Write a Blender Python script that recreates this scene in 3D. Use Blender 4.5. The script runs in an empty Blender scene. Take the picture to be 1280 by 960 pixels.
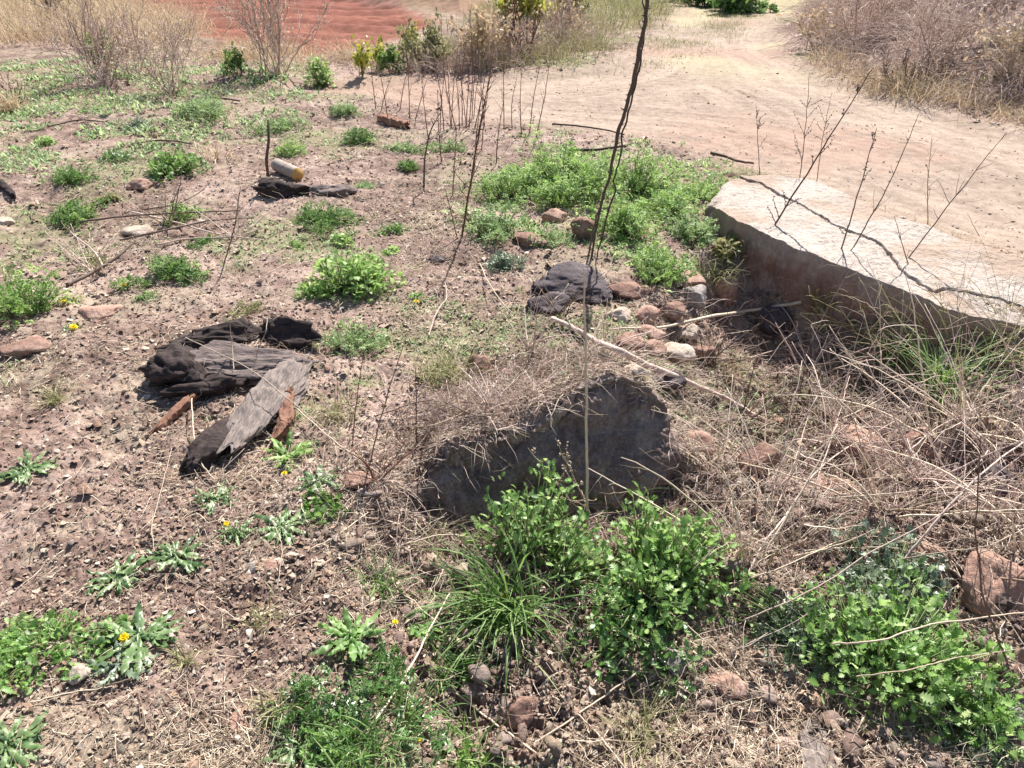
import bpy, bmesh, math, random
import numpy as np
from mathutils import Vector

RNG = np.random.default_rng(7)
random.seed(7)
scene = bpy.context.scene
COL = scene.collection

# ------------------------------------------------------------------ camera
PITCH = math.radians(30.5)
FPX = 960.0
CAM = np.array([0.0, 0.0, 1.6])
FWD = np.array([0.0, math.cos(PITCH), -math.sin(PITCH)])
UPV = np.array([0.0, math.sin(PITCH), math.cos(PITCH)])
RGT = np.array([1.0, 0.0, 0.0])
cd = bpy.data.cameras.new('camera')
cd.sensor_width = 36.0
cd.lens = 36.0 * FPX / 1280.0
cd.clip_start = 0.05
cd.clip_end = 5000.0
cam = bpy.data.objects.new('camera', cd)
cam.location = CAM
cam.rotation_euler = (math.pi / 2 - PITCH, 0, 0)
COL.objects.link(cam)
scene.camera = cam


def ray(px, py):
    return FWD + (px - 640.0) / FPX * RGT - (py - 480.0) / FPX * UPV


def P(px, py, z=0.0):
    d = ray(px, py)
    return CAM + d * ((z - CAM[2]) / d[2])


def PY(px, py, Y):
    d = ray(px, py)
    return CAM + d * (Y / d[1])


def depth(p):
    return float(np.dot(np.asarray(p) - CAM, FWD))


# ------------------------------------------------------------------ noise
def hsh(ix, iy, iz, seed):
    with np.errstate(over='ignore'):
        h = (ix.astype(np.uint32) * np.uint32(374761393)) ^ (iy.astype(np.uint32) * np.uint32(668265263)) \
            ^ (iz.astype(np.uint32) * np.uint32(2246822519)) ^ np.uint32((seed * 974711 + 12345) & 0xffffffff)
        h = (h ^ (h >> np.uint32(13))) * np.uint32(1274126177)
        h = (h ^ (h >> np.uint32(15))) * np.uint32(2654435761)
        h ^= h >> np.uint32(16)
    return h.astype(np.float64) / 4294967296.0


def gn2(x, y, seed=0):
    x = np.asarray(x, float); y = np.asarray(y, float)
    xi = np.floor(x); yi = np.floor(y)
    fx = x - xi; fy = y - yi
    xi = xi.astype(np.int64); yi = yi.astype(np.int64)
    z0 = np.zeros_like(xi)

    def g(dx, dy):
        a = hsh(xi + dx, yi + dy, z0, seed) * (2 * math.pi)
        return np.cos(a) * (fx - dx) + np.sin(a) * (fy - dy)
    u = fx * fx * fx * (fx * (fx * 6 - 15) + 10)
    v = fy * fy * fy * (fy * (fy * 6 - 15) + 10)
    a = g(0, 0) * (1 - u) + g(1, 0) * u
    b = g(0, 1) * (1 - u) + g(1, 1) * u
    return (a * (1 - v) + b * v) * 1.5


def vn3(p, freq, seed=0):
    q = p * freq
    i = np.floor(q); f = q - i
    i = i.astype(np.int64)
    f = f * f * (3 - 2 * f)
    r = 0
    for dx in (0, 1):
        for dy in (0, 1):
            for dz in (0, 1):
                w = (f[:, 0] if dx else 1 - f[:, 0]) * (f[:, 1] if dy else 1 - f[:, 1]) * (f[:, 2] if dz else 1 - f[:, 2])
                r = r + w * hsh(i[:, 0] + dx, i[:, 1] + dy, i[:, 2] + dz, seed)
    return r * 2 - 1


def smooth(a, b, x):
    t = np.clip((x - a) / (b - a), 0, 1)
    return t * t * (3 - 2 * t)


def sdpoly(x, y, poly):
    """signed distance to a polygon, positive inside"""
    poly = np.asarray(poly)
    d = np.full(x.shape, 1e18)
    ins = np.zeros(x.shape, bool)
    n = len(poly)
    for k in range(n):
        ax, ay = poly[k]; bx, by = poly[(k + 1) % n]
        ex, ey = bx - ax, by - ay
        wx, wy = x - ax, y - ay
        t = np.clip((wx * ex + wy * ey) / (ex * ex + ey * ey + 1e-12), 0, 1)
        dx, dy = wx - ex * t, wy - ey * t
        d = np.minimum(d, dx * dx + dy * dy)
        c = (ay > y) != (by > y)
        xx = ex * (y - ay) / (ey if abs(ey) > 1e-12 else 1e-12) + ax
        ins ^= c & (x < xx)
    d = np.sqrt(d)
    return np.where(ins, d, -d)


def pxpoly(pts, z=0.0):
    return [tuple(P(a, b, z)[:2]) for a, b in pts]


# ------------------------------------------------------------------ terrain regions
TRACK = pxpoly([(440, 118), (560, 150), (700, 165), (820, 178), (900, 205), (1000, 230), (1100, 268), (1280, 340), (1500, 420),
                (1700, 300), (1400, 185), (1280, 158), (1180, 132), (1060, 100), (995, 66), (972, 42), (985, 20), (1010, 4), (1010, -25),
                (880, -25), (852, 8), (800, 50), (735, 82), (640, 92), (520, 96), (440, 98), (330, 100), (330, 110)])
FIELD = pxpoly([(240, 42), (300, 68), (400, 72), (470, 58), (560, 30), (500, 4), (440, -10), (300, -18), (150, -14), (140, 5)])
RIDGE = pxpoly([(395, -6), (470, 6), (520, 14), (580, 24), (640, 10), (560, -10), (440, -20)])
BANK = pxpoly([(975, 48), (1030, 84), (1090, 112), (1180, 128), (1300, 152), (1500, 190), (1900, 160), (1800, -20), (1300, -40), (1020, -38), (1010, 10)])
LOWER = pxpoly([(470, 720), (520, 665), (600, 628), (760, 628), (850, 600), (850, 500), (815, 440), (850, 392), (890, 350), (940, 336), (1010, 362), (1120, 424),
                (1300, 466), (1600, 540), (2000, 1200), (1500, 1500), (560, 1500), (500, 900)], -0.18)
PIT = pxpoly([(880, 440), (900, 385), (960, 372), (1060, 400), (1150, 440), (1200, 520), (1120, 600), (980, 600), (890, 540)], -0.22)
GREENZ = pxpoly([(610, 230), (680, 195), (780, 180), (880, 200), (910, 235), (890, 300), (850, 340), (790, 330), (700, 290), (610, 300)])
HALO = pxpoly([(520, 620), (540, 520), (640, 450), (760, 440), (850, 480), (860, 600)])


# the boulder: crest and foot of its shaded face (crest px, foot px, foot height)
BST = [((522, 612), (518, 640), -.10), ((536, 574), (524, 662), -.16), ((556, 550), (545, 672), -.20), ((605, 540), (605, 676), -.24), ((650, 524), (660, 676), -.26),
       ((700, 498), (712, 668), -.27), ((735, 472), (748, 658), -.27), ((768, 465), (785, 650), -.27), ((800, 472), (815, 642), -.26), ((829, 508), (840, 632), -.25), ((844, 568), (854, 620), -.24)]
BF = []; BC = []
for cp_, fp_, zf_ in BST:
    f_ = P(fp_[0], fp_[1], zf_)
    d_ = ray(*cp_); k_ = -d_[2] / d_[1]
    dy_ = (1.6 - k_ * f_[1] - zf_) / (1.9 + k_)
    BF.append(f_); BC.append(PY(cp_[0], cp_[1], f_[1] + dy_))
BF = np.array(BF); BC = np.array(BC)


def H0(x, y):
    """ground height without the small clods"""
    r = np.hypot(x, y)
    tr = sdpoly(x, y, TRACK)
    road = smooth(-0.15, 0.35, tr)
    h = 0.05 * gn2(x * 0.45, y * 0.45, 1) + 0.03 * gn2(x * 1.3 + 5, y * 1.3, 2) * (1 - 0.7 * road)
    h = h + 0.016 * gn2(x * 4.1, y * 4.1, 3) * (1 - 0.8 * road)
    lo = smooth(-0.10, 0.16, sdpoly(x, y, LOWER))
    pit = smooth(-0.12, 0.30, sdpoly(x, y, PIT))
    h = h - 0.20 * lo - 0.17 * pit
    h = h + 0.045 * gn2(x * 3.2, y * 3.2 + 9, 4) * lo
    # the soil banked up behind the boulder, and the hollow worn at its foot
    bx0, bx1 = BC[0, 0], BC[-1, 0]
    yc = np.interp(x, BC[:, 0], BC[:, 1]); zc = np.interp(x, BC[:, 0], BC[:, 2]); yf = np.interp(x, BF[:, 0], BF[:, 1]); zf = np.interp(x, BF[:, 0], BF[:, 2])
    wx = smooth(bx0 - 0.22, bx0 + 0.06, x) * smooth(bx1 + 0.10, bx1 - 0.08, x)
    wb = wx * smooth(-0.05, 0.02, y - yc) * np.exp(-(np.maximum(y - yc, 0) / 0.40) ** 2)
    h = h * (1 - wb) + (zc - 0.02 + 0.02 * gn2(x * 7, y * 7, 14)) * wb
    wf = smooth(bx0 - 0.1, bx0 + 0.1, x) * smooth(bx1 + 0.15, bx1 - 0.1, x) * smooth(0.0, -0.06, y - yc) * np.exp(-(np.maximum(yf - y, 0) / 0.22) ** 2)
    h = h * (1 - wf) + np.minimum(h, zf + 0.02) * wf
    for (qx, qy, qd, qs) in ((945, 394, .22, .24), (880, 382, .11, .15), (1010, 420, .10, .18), (1130, 470, .14, .2), (1220, 590, .13, .17), (905, 560, .10, .14), (1040, 590, .09, .13), (1010, 500, .10, .15)):
        c_ = P(qx, qy, -.25)
        h = h - qd * np.exp(-((x - c_[0]) ** 2 + (y - c_[1]) ** 2) / qs ** 2)
    h = h - 0.05 * road * smooth(0, 0.5, tr)
    bk = sdpoly(x, y, BANK)
    h = h + 1.5 * smooth(0.0, 3.4, bk) + 0.12 * smooth(0, 0.5, bk) * gn2(x * 1.1, y * 1.1, 8)
    fd = sdpoly(x, y, FIELD)
    h = h - 0.12 * smooth(0, 1.0, fd)
    h = h + 0.55 * smooth(0, 1.6, sdpoly(x, y, RIDGE))
    far = smooth(22, 60, r)
    h = h + far * (0.8 * gn2(x * 0.03, y * 0.03, 11) + 0.3) + smooth(90, 900, r) * 14 * (0.6 + gn2(x * 0.004, y * 0.004, 12))
    return h


def Hs(x, y):
    return float(H0(np.array([float(x)]), np.array([float(y)]))[0])


_T = np.geomspace(0.6, 120, 2600)


def at(px, py, dz=0.0):
    """ground point under a pixel"""
    d = ray(px, py)
    pts = CAM[None] + _T[:, None] * d[None]
    below = pts[:, 2] < H0(pts[:, 0], pts[:, 1]) + dz
    k = int(np.argmax(below)) if below.any() else len(_T) - 1
    a = _T[max(k - 1, 0)]; b = _T[k]
    tt = np.linspace(a, b, 24)
    q = CAM[None] + tt[:, None] * d[None]
    bl = q[:, 2] < H0(q[:, 0], q[:, 1]) + dz
    j = int(np.argmax(bl)) if bl.any() else 23
    p = q[j].copy()
    p[2] = Hs(p[0], p[1]) + dz
    return p


# ------------------------------------------------------------------ mesh helpers
def mesh_np(name, V, Fs, attrs=None, smooth_=False):
    me = bpy.data.meshes.new(name)
    V = np.ascontiguousarray(V, dtype=np.float32)
    me.vertices.add(len(V)); me.vertices.foreach_set('co', V.ravel())
    li = np.concatenate([np.asarray(F).ravel() for F in Fs]).astype(np.int32)
    cnt = np.concatenate([np.full(len(F), np.asarray(F).shape[1], np.int32) for F in Fs])
    st = np.concatenate([[0], np.cumsum(cnt)[:-1]]).astype(np.int32)
    me.loops.add(len(li)); me.loops.foreach_set('vertex_index', li)
    me.polygons.add(len(cnt)); me.polygons.foreach_set('loop_start', st)
    if smooth_:
        me.polygons.foreach_set('use_smooth', np.ones(len(cnt), bool))
    me.update(calc_edges=True)
    for k, a in (attrs or {}).items():
        a = np.asarray(a, np.float32)
        if a.ndim == 1:
            at_ = me.attributes.new(k, 'FLOAT', 'POINT'); at_.data.foreach_set('value', a)
        else:
            at_ = me.attributes.new(k, 'FLOAT_COLOR', 'POINT')
            if a.shape[1] == 3:
                a = np.concatenate([a, np.ones((len(a), 1), np.float32)], 1)
            at_.data.foreach_set('color', np.ascontiguousarray(a).ravel())
    return me


class MB:
    def __init__(s):
        s.V = []; s.F = []; s.T = []; s.n = 0

    def add(s, V, Fs, tint=0.5):
        V = np.asarray(V, float).reshape(-1, 3)
        if not isinstance(Fs, (list, tuple)):
            Fs = [Fs]
        for F in Fs:
            s.F.append(np.asarray(F) + s.n)
        s.V.append(V); s.n += len(V)
        s.T.append(np.broadcast_to(np.asarray(tint, float), (len(V),)))

    def mesh(s, name, smooth_=False):
        by = {}
        for F in s.F:
            by.setdefault(F.shape[1], []).append(F)
        return mesh_np(name, np.concatenate(s.V), [np.concatenate(v) for v in by.values()], {'tint': np.concatenate(s.T)}, smooth_)

    def build(s, name, m, parent=None, smooth_=False, loc=None):
        me = s.mesh(name, smooth_)
        return link(name, me, m, parent, loc)


def link(name, me, m=None, parent=None, loc=None):
    o = bpy.data.objects.new(name, me)
    if m is not None and me is not None and not me.materials:
        me.materials.append(m)
    COL.objects.link(o)
    if parent is not None:
        o.parent = parent
    if loc is not None:
        o.location = loc
    return o


def tag(o, label=None, cat=None, group=None, kind=None):
    if label: o['label'] = label
    if cat: o['category'] = cat
    if group: o['group'] = group
    if kind: o['kind'] = kind
    return o


def thing(name, label, cat, loc, rz=0.0, group=None):
    o = bpy.data.objects.new(name, None)
    o.empty_display_size = 0.05
    COL.objects.link(o)
    o.location = loc; o.rotation_euler = (0, 0, rz)
    return tag(o, label, cat, group)


def copy_tree(o, parent=None):
    c = o.copy(); COL.objects.link(c); c.parent = parent
    for ch in list(o.children):
        copy_tree(ch, c)
    return c


def tubes(C, R, sides=3):
    """C (N,S,3) centre lines, R (N,S) radii"""
    C = np.asarray(C, float); R = np.asarray(R, float)
    N, S, _ = C.shape
    T = np.gradient(C, axis=1)
    T /= np.linalg.norm(T, axis=2, keepdims=True) + 1e-9
    ref = np.array([0.31, 0.17, 0.93])
    ref = np.where(np.abs(T @ ref)[..., None] > 0.95, np.array([0.93, 0.1, -0.3]), ref)
    A = np.cross(T, ref); A /= np.linalg.norm(A, axis=2, keepdims=True) + 1e-9
    B = np.cross(T, A)
    an = np.arange(sides) * 2 * math.pi / sides
    V = C[:, :, None, :] + R[:, :, None, None] * (A[:, :, None, :] * np.cos(an)[None, None, :, None] + B[:, :, None, :] * np.sin(an)[None, None, :, None])
    idx = np.arange(N * S * sides).reshape(N, S, sides)
    a = idx[:, :-1]; b = idx[:, 1:]
    a2 = np.roll(a, -1, 2); b2 = np.roll(b, -1, 2)
    Q = np.stack([a, a2, b2, b], -1).reshape(-1, 4)
    Fs = [Q]
    if sides == 3:
        Fs.append(np.concatenate([idx[:, 0, ::-1], idx[:, -1]]))
    elif sides == 4:
        Fs.append(np.concatenate([idx[:, 0, ::-1], idx[:, -1]]))
    else:
        Fs.append(np.concatenate([idx[:, 0, ::-1], idx[:, -1]]))
    return V.reshape(-1, 3), Fs


def arcs(base, az, p0, bend, L, S=6, wig=0.0, rng=RNG):
    """curved centre lines: start pitch p0 (rad from horizontal), falling by bend along the length"""
    N = len(L)
    base = np.broadcast_to(np.asarray(base, float), (N, 3))
    C = np.zeros((N, S, 3)); C[:, 0] = base
    az = np.broadcast_to(az, (N,)).astype(float).copy(); p0 = np.broadcast_to(p0, (N,)); bend = np.broadcast_to(bend, (N,))
    L = np.asarray(L, float)
    for k in range(1, S):
        t = (k - 0.5) / (S - 1)
        p = p0 - bend * t
        a = az + wig * rng.normal(size=N)
        p = p + wig * rng.normal(size=N)
        step = L / (S - 1)
        C[:, k] = C[:, k - 1] + step[:, None] * np.stack([np.cos(p) * np.cos(a), np.cos(p) * np.sin(a), np.sin(p)], 1)
    return C


def ribbons(C, W, fold=0.0, twist=None):
    """flat blades along centre lines, three vertices across so they can be folded"""
    N, S, _ = C.shape
    T = np.gradient(C, axis=1); T /= np.linalg.norm(T, axis=2, keepdims=True) + 1e-9
    up = np.array([0, 0, 1.0])
    d = C[:, -1] - C[:, 0]
    hd = np.stack([-d[:, 1], d[:, 0], np.zeros(N)], 1)
    hd /= np.linalg.norm(hd, axis=1, keepdims=True) + 1e-9
    if twist is not None:
        n0 = np.cross(hd, T[:, S // 2])
        hd = hd * np.cos(twist)[:, None] + n0 * np.sin(twist)[:, None]
    side = np.broadcast_to(hd[:, None, :], C.shape)
    nor = np.cross(side, T)
    nor /= np.linalg.norm(nor, axis=2, keepdims=True) + 1e-9
    W = np.asarray(W)[..., None]
    Lf = C - side * W * 0.5 - nor * W * fold * -1
    Rt = C + side * W * 0.5 + nor * W * fold
    V = np.stack([Lf, C, Rt], 2)
    idx = np.arange(N * S * 3).reshape(N, S, 3)
    Q = np.stack([idx[:, :-1, :-1], idx[:, :-1, 1:], idx[:, 1:, 1:], idx[:, 1:, :-1]], -1).reshape(-1, 4)
    return V.reshape(-1, 3), [Q]


def inst(tv, tfs, M, loc, mb, tint):
    """copy a template (tv, list of faces) with matrices M (N,3,3) into mb"""
    N = len(loc); k = len(tv)
    V = np.einsum('nij,kj->nki', M, tv) + loc[:, None, :]
    off = (np.arange(N) * k)[:, None, None]
    Fs = [(np.asarray(F)[None] + off).reshape(-1, np.asarray(F).shape[1]) for F in tfs]
    mb.add(V.reshape(-1, 3), Fs, np.repeat(tint, k))


def frames(axis, nor):
    """matrices with columns side, axis, normal"""
    y = axis / (np.linalg.norm(axis, axis=1, keepdims=True) + 1e-9)
    x = np.cross(y, nor); x /= np.linalg.norm(x, axis=1, keepdims=True) + 1e-9
    z = np.cross(x, y)
    return np.stack([x, y, z], 2)


# ------------------------------------------------------------------ materials
def newmat(name):
    m = bpy.data.materials.new(name); m.use_nodes = True
    nt = m.node_tree
    for n in list(nt.nodes):
        nt.nodes.remove(n)
    out = nt.nodes.new('ShaderNodeOutputMaterial')
    b = nt.nodes.new('ShaderNodeBsdfPrincipled')
    nt.links.new(b.outputs[0], out.inputs[0])
    return m, nt, b, out


def ramp(nt, stops):
    r = nt.nodes.new('ShaderNodeValToRGB')
    e = r.color_ramp.elements
    while len(e) < len(stops):
        e.new(0.5)
    for k, (p, c) in enumerate(stops):
        e[k].position = p; e[k].color = (*c, 1)
    return r


def noise(nt, scale, detail=4, rough=0.6, coord='Object', vec=None):
    n = nt.nodes.new('ShaderNodeTexNoise')
    n.inputs['Scale'].default_value = scale; n.inputs['Detail'].default_value = detail; n.inputs['Roughness'].default_value = rough
    if vec is None:
        tc = nt.nodes.new('ShaderNodeTexCoord'); vec = tc.outputs[coord]
    nt.links.new(vec, n.inputs['Vector'])
    return n


def leafmat(name, dark, mid, light, transl=0.3, rough=0.5, spec=0.35):
    m, nt, b, out = newmat(name)
    a = nt.nodes.new('ShaderNodeAttribute'); a.attribute_name = 'tint'
    n = noise(nt, 35, 2)
    ad = nt.nodes.new('ShaderNodeMath'); ad.operation = 'MULTIPLY_ADD'
    nt.links.new(n.outputs[0], ad.inputs[0]); ad.inputs[1].default_value = 0.5
    sb = nt.nodes.new('ShaderNodeMath'); sb.operation = 'SUBTRACT'
    nt.links.new(a.outputs['Fac'], sb.inputs[0]); sb.inputs[1].default_value = 0.25
    nt.links.new(sb.outputs[0], ad.inputs[2])
    r = ramp(nt, [(0.0, dark), (0.5, mid), (1.0, light)])
    nt.links.new(ad.outputs[0], r.inputs[0])
    nt.links.new(r.outputs[0], b.inputs['Base Color'])
    b.inputs['Roughness'].default_value = rough
    b.inputs['Specular IOR Level'].default_value = spec
    if transl > 0:
        t = nt.nodes.new('ShaderNodeBsdfTranslucent')
        hs = nt.nodes.new('ShaderNodeHueSaturation'); hs.inputs['Value'].default_value = 1.5; hs.inputs['Hue'].default_value = 0.485
        nt.links.new(r.outputs[0], hs.inputs['Color']); nt.links.new(hs.outputs[0], t.inputs[0])
        mx = nt.nodes.new('ShaderNodeMixShader'); mx.inputs[0].default_value = transl
        nt.links.new(b.outputs[0], mx.inputs[1]); nt.links.new(t.outputs[0], mx.inputs[2])
        nt.links.new(mx.outputs[0], out.inputs[0])
    return m


def rockmat(name, stops, scale=9, bump=0.4, bscale=60, rough=0.9, stain=None):
    m, nt, b, out = newmat(name)
    n = noise(nt, scale, 8, 0.7)
    r = ramp(nt, stops)
    nt.links.new(n.outputs[0], r.inputs[0])
    col = r.outputs[0]
    n3 = noise(nt, scale * 9, 4, 0.7)
    r3 = ramp(nt, [(0.3, (0.6, 0.6, 0.6)), (0.7, (1.25, 1.25, 1.25))])
    nt.links.new(n3.outputs[0], r3.inputs[0])
    mu = nt.nodes.new('ShaderNodeMix'); mu.data_type = 'RGBA'; mu.blend_type = 'MULTIPLY'; mu.inputs[0].default_value = 1
    nt.links.new(col, mu.inputs[6]); nt.links.new(r3.outputs[0], mu.inputs[7])
    col = mu.outputs[2]
    if stain:
        n4 = noise(nt, scale * 0.5, 5, 0.6)
        r4 = ramp(nt, [(0.5, (0, 0, 0)), (0.62, (1, 1, 1))])
        nt.links.new(n4.outputs[0], r4.inputs[0])
        m4 = nt.nodes.new('ShaderNodeMix'); m4.data_type = 'RGBA'
        nt.links.new(r4.outputs[0], m4.inputs[0]); nt.links.new(col, m4.inputs[6]); m4.inputs[7].default_value = (*stain, 1)
        col = m4.outputs[2]
    nt.links.new(col, b.inputs['Base Color'])
    b.inputs['Roughness'].default_value = rough
    b.inputs['Specular IOR Level'].default_value = 0.2
    n2 = noise(nt, bscale, 8, 0.7)
    bp = nt.nodes.new('ShaderNodeBump'); bp.inputs['Strength'].default_value = bump; bp.inputs['Distance'].default_value = 0.02
    nt.links.new(n2.outputs[0], bp.inputs['Height']); nt.links.new(bp.outputs[0], b.inputs['Normal'])
    return m


def stemmat(name, dark, light, rough=0.75, scale=40):
    m, nt, b, out = newmat(name)
    a = nt.nodes.new('ShaderNodeAttribute'); a.attribute_name = 'tint'
    n = noise(nt, scale, 3)
    ad = nt.nodes.new('ShaderNodeMath'); ad.operation = 'MULTIPLY_ADD'
    nt.links.new(n.outputs[0], ad.inputs[0]); ad.inputs[1].default_value = 0.6
    sb = nt.nodes.new('ShaderNodeMath'); sb.operation = 'SUBTRACT'
    nt.links.new(a.outputs['Fac'], sb.inputs[0]); sb.inputs[1].default_value = 0.3
    nt.links.new(sb.outputs[0], ad.inputs[2])
    r = ramp(nt, [(0.05, dark), (0.95, light)])
    nt.links.new(ad.outputs[0], r.inputs[0]); nt.links.new(r.outputs[0], b.inputs['Base Color'])
    b.inputs['Roughness'].default_value = rough
    b.inputs['Specular IOR Level'].default_value = 0.25
    return m


def woodmat(name, dark, light, axis_scale=(4, 60, 60), bump=0.5):
    m, nt, b, out = newmat(name)
    tc = nt.nodes.new('ShaderNodeTexCoord'); mp = nt.nodes.new('ShaderNodeMapping')
    mp.inputs['Scale'].default_value = axis_scale
    nt.links.new(tc.outputs['Object'], mp.inputs['Vector'])
    n = noise(nt, 1.0, 6, 0.7, vec=mp.outputs[0])
    r = ramp(nt, [(0.3, dark), (0.7, light)])
    nt.links.new(n.outputs[0], r.inputs[0]); nt.links.new(r.outputs[0], b.inputs['Base Color'])
    b.inputs['Roughness'].default_value = 0.85; b.inputs['Specular IOR Level'].default_value = 0.2
    bp = nt.nodes.new('ShaderNodeBump'); bp.inputs['Strength'].default_value = bump; bp.inputs['Distance'].default_value = 0.01
    nt.links.new(n.outputs[0], bp.inputs['Height']); nt.links.new(bp.outputs[0], b.inputs['Normal'])
    return m


M = {}
M['green'] = leafmat('leaf_green', (0.05, 0.11, 0.03), (0.13, 0.25, 0.06), (0.28, 0.43, 0.13), 0.38)
M['bright'] = leafmat('leaf_bright', (0.10, 0.20, 0.05), (0.25, 0.40, 0.11), (0.47, 0.60, 0.28), 0.42)
M['pale'] = leafmat('leaf_pale', (0.11, 0.18, 0.07), (0.25, 0.37, 0.15), (0.45, 0.56, 0.30), 0.4)
M['deep'] = leafmat('leaf_deep', (0.035, 0.09, 0.024), (0.10, 0.215, 0.05), (0.28, 0.43, 0.17), 0.35, 0.36, 0.7)
M['lush'] = leafmat('leaf_lush', (0.07, 0.155, 0.04), (0.20, 0.36, 0.09), (0.46, 0.60, 0.27), 0.42, 0.45, 0.5)
M['gray'] = leafmat('leaf_gray', (0.06, 0.095, 0.05), (0.17, 0.23, 0.14), (0.40, 0.46, 0.35), 0.2, 0.4, 0.5)
M['rosette'] = leafmat('leaf_rosette', (0.05, 0.105, 0.035), (0.15, 0.24, 0.085), (0.36, 0.44, 0.24), 0.25, 0.4, 0.5)
M['grass'] = leafmat('grass_green', (0.035, 0.085, 0.02), (0.115, 0.22, 0.05), (0.32, 0.43, 0.17), 0.35)
M['drygrass'] = leafmat('grass_dry', (0.30, 0.22, 0.13), (0.50, 0.40, 0.25), (0.72, 0.61, 0.43), 0.25, 0.6, 0.3)
M['halfgrass'] = leafmat('grass_half_dry', (0.13, 0.14, 0.05), (0.28, 0.28, 0.12), (0.46, 0.43, 0.25), 0.25, 0.6, 0.3)
M['yellowleaf'] = leafmat('leaf_yellow', (0.16, 0.20, 0.03), (0.38, 0.42, 0.06), (0.6, 0.58, 0.12), 0.3)
M['petal'] = leafmat('petal_yellow', (0.75, 0.50, 0.01), (0.85, 0.64, 0.01), (0.9, 0.75, 0.05), 0.2, 0.6, 0.2)
M['straw'] = stemmat('straw', (0.34, 0.25, 0.175), (0.80, 0.68, 0.53))
M['twig'] = stemmat('twig_brown', (0.07, 0.045, 0.035), (0.26, 0.19, 0.15))
M['redtwig'] = stemmat('twig_reddish', (0.075, 0.032, 0.026), (0.24, 0.12, 0.09))
M['bankreed'] = stemmat('reed_bank', (0.36, 0.25, 0.21), (0.80, 0.66, 0.58))
M['thorn'] = stemmat('stalk_dark', (0.045, 0.032, 0.025), (0.17, 0.12, 0.09))
M['greenstem'] = stemmat('stem_green', (0.08, 0.13, 0.04), (0.24, 0.28, 0.12))
M['reed'] = stemmat('reed_dry', (0.33, 0.22, 0.185), (0.80, 0.65, 0.56))
M['slab'] = rockmat('slab_stone', stops=[(0.25, (0.31, 0.255, 0.215)), (0.5, (0.46, 0.395, 0.345)), (0.75, (0.58, 0.515, 0.46))], scale=5, bump=0.45, bscale=80, rough=0.85, stain=(0.36, 0.27, 0.21))
M['boulder'] = rockmat('boulder_stone', [(0.3, (0.13, 0.088, 0.078)), (0.5, (0.27, 0.20, 0.178)), (0.72, (0.46, 0.37, 0.325))], 10, 1.0, 45)
M['darkrock'] = rockmat('dark_stone', [(0.3, (0.05, 0.04, 0.045)), (0.6, (0.13, 0.105, 0.11)), (0.8, (0.30, 0.26, 0.25))], 10, 0.6, 60)
M['pinkrock'] = rockmat('pink_stone', [(0.25, (0.27, 0.15, 0.115)), (0.5, (0.42, 0.26, 0.20)), (0.75, (0.58, 0.42, 0.34))], 12, 0.6, 60)
M['palerock'] = rockmat('pale_stone', [(0.25, (0.34, 0.26, 0.20)), (0.5, (0.50, 0.40, 0.32)), (0.75, (0.66, 0.57, 0.48))], 10, 0.4, 60)
M['redrock'] = rockmat('red_stone', [(0.25, (0.19, 0.10, 0.075)), (0.5, (0.30, 0.18, 0.14)), (0.75, (0.44, 0.31, 0.25))], 12, 0.6, 60)
M['greyrock'] = rockmat('grey_stone', [(0.25, (0.20, 0.17, 0.16)), (0.5, (0.33, 0.29, 0.27)), (0.75, (0.48, 0.44, 0.41))], 12, 0.6, 60)
M['char'] = woodmat('charred_bark', (0.012, 0.009, 0.009), (0.085, 0.06, 0.055), (9, 60, 30), 0.9)
M['rot'] = woodmat('rotten_wood', (0.07, 0.052, 0.048), (0.27, 0.215, 0.20), (18, 130, 60), 0.9)
M['oldwood'] = woodmat('weathered_wood', (0.09, 0.068, 0.06), (0.36, 0.30, 0.27), (150, 22, 90), 0.9)
M['rust'] = woodmat('reddish_bark', (0.13, 0.06, 0.04), (0.36, 0.20, 0.14), (50, 8, 40), 0.7)
M['bark'] = woodmat('log_bark', (0.16, 0.12, 0.10), (0.52, 0.45, 0.39), (8, 70, 70), 0.6)
M['cutwood'] = woodmat('cut_wood', (0.42, 0.25, 0.08), (0.62, 0.40, 0.15), (60, 60, 60), 0.3)
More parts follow.
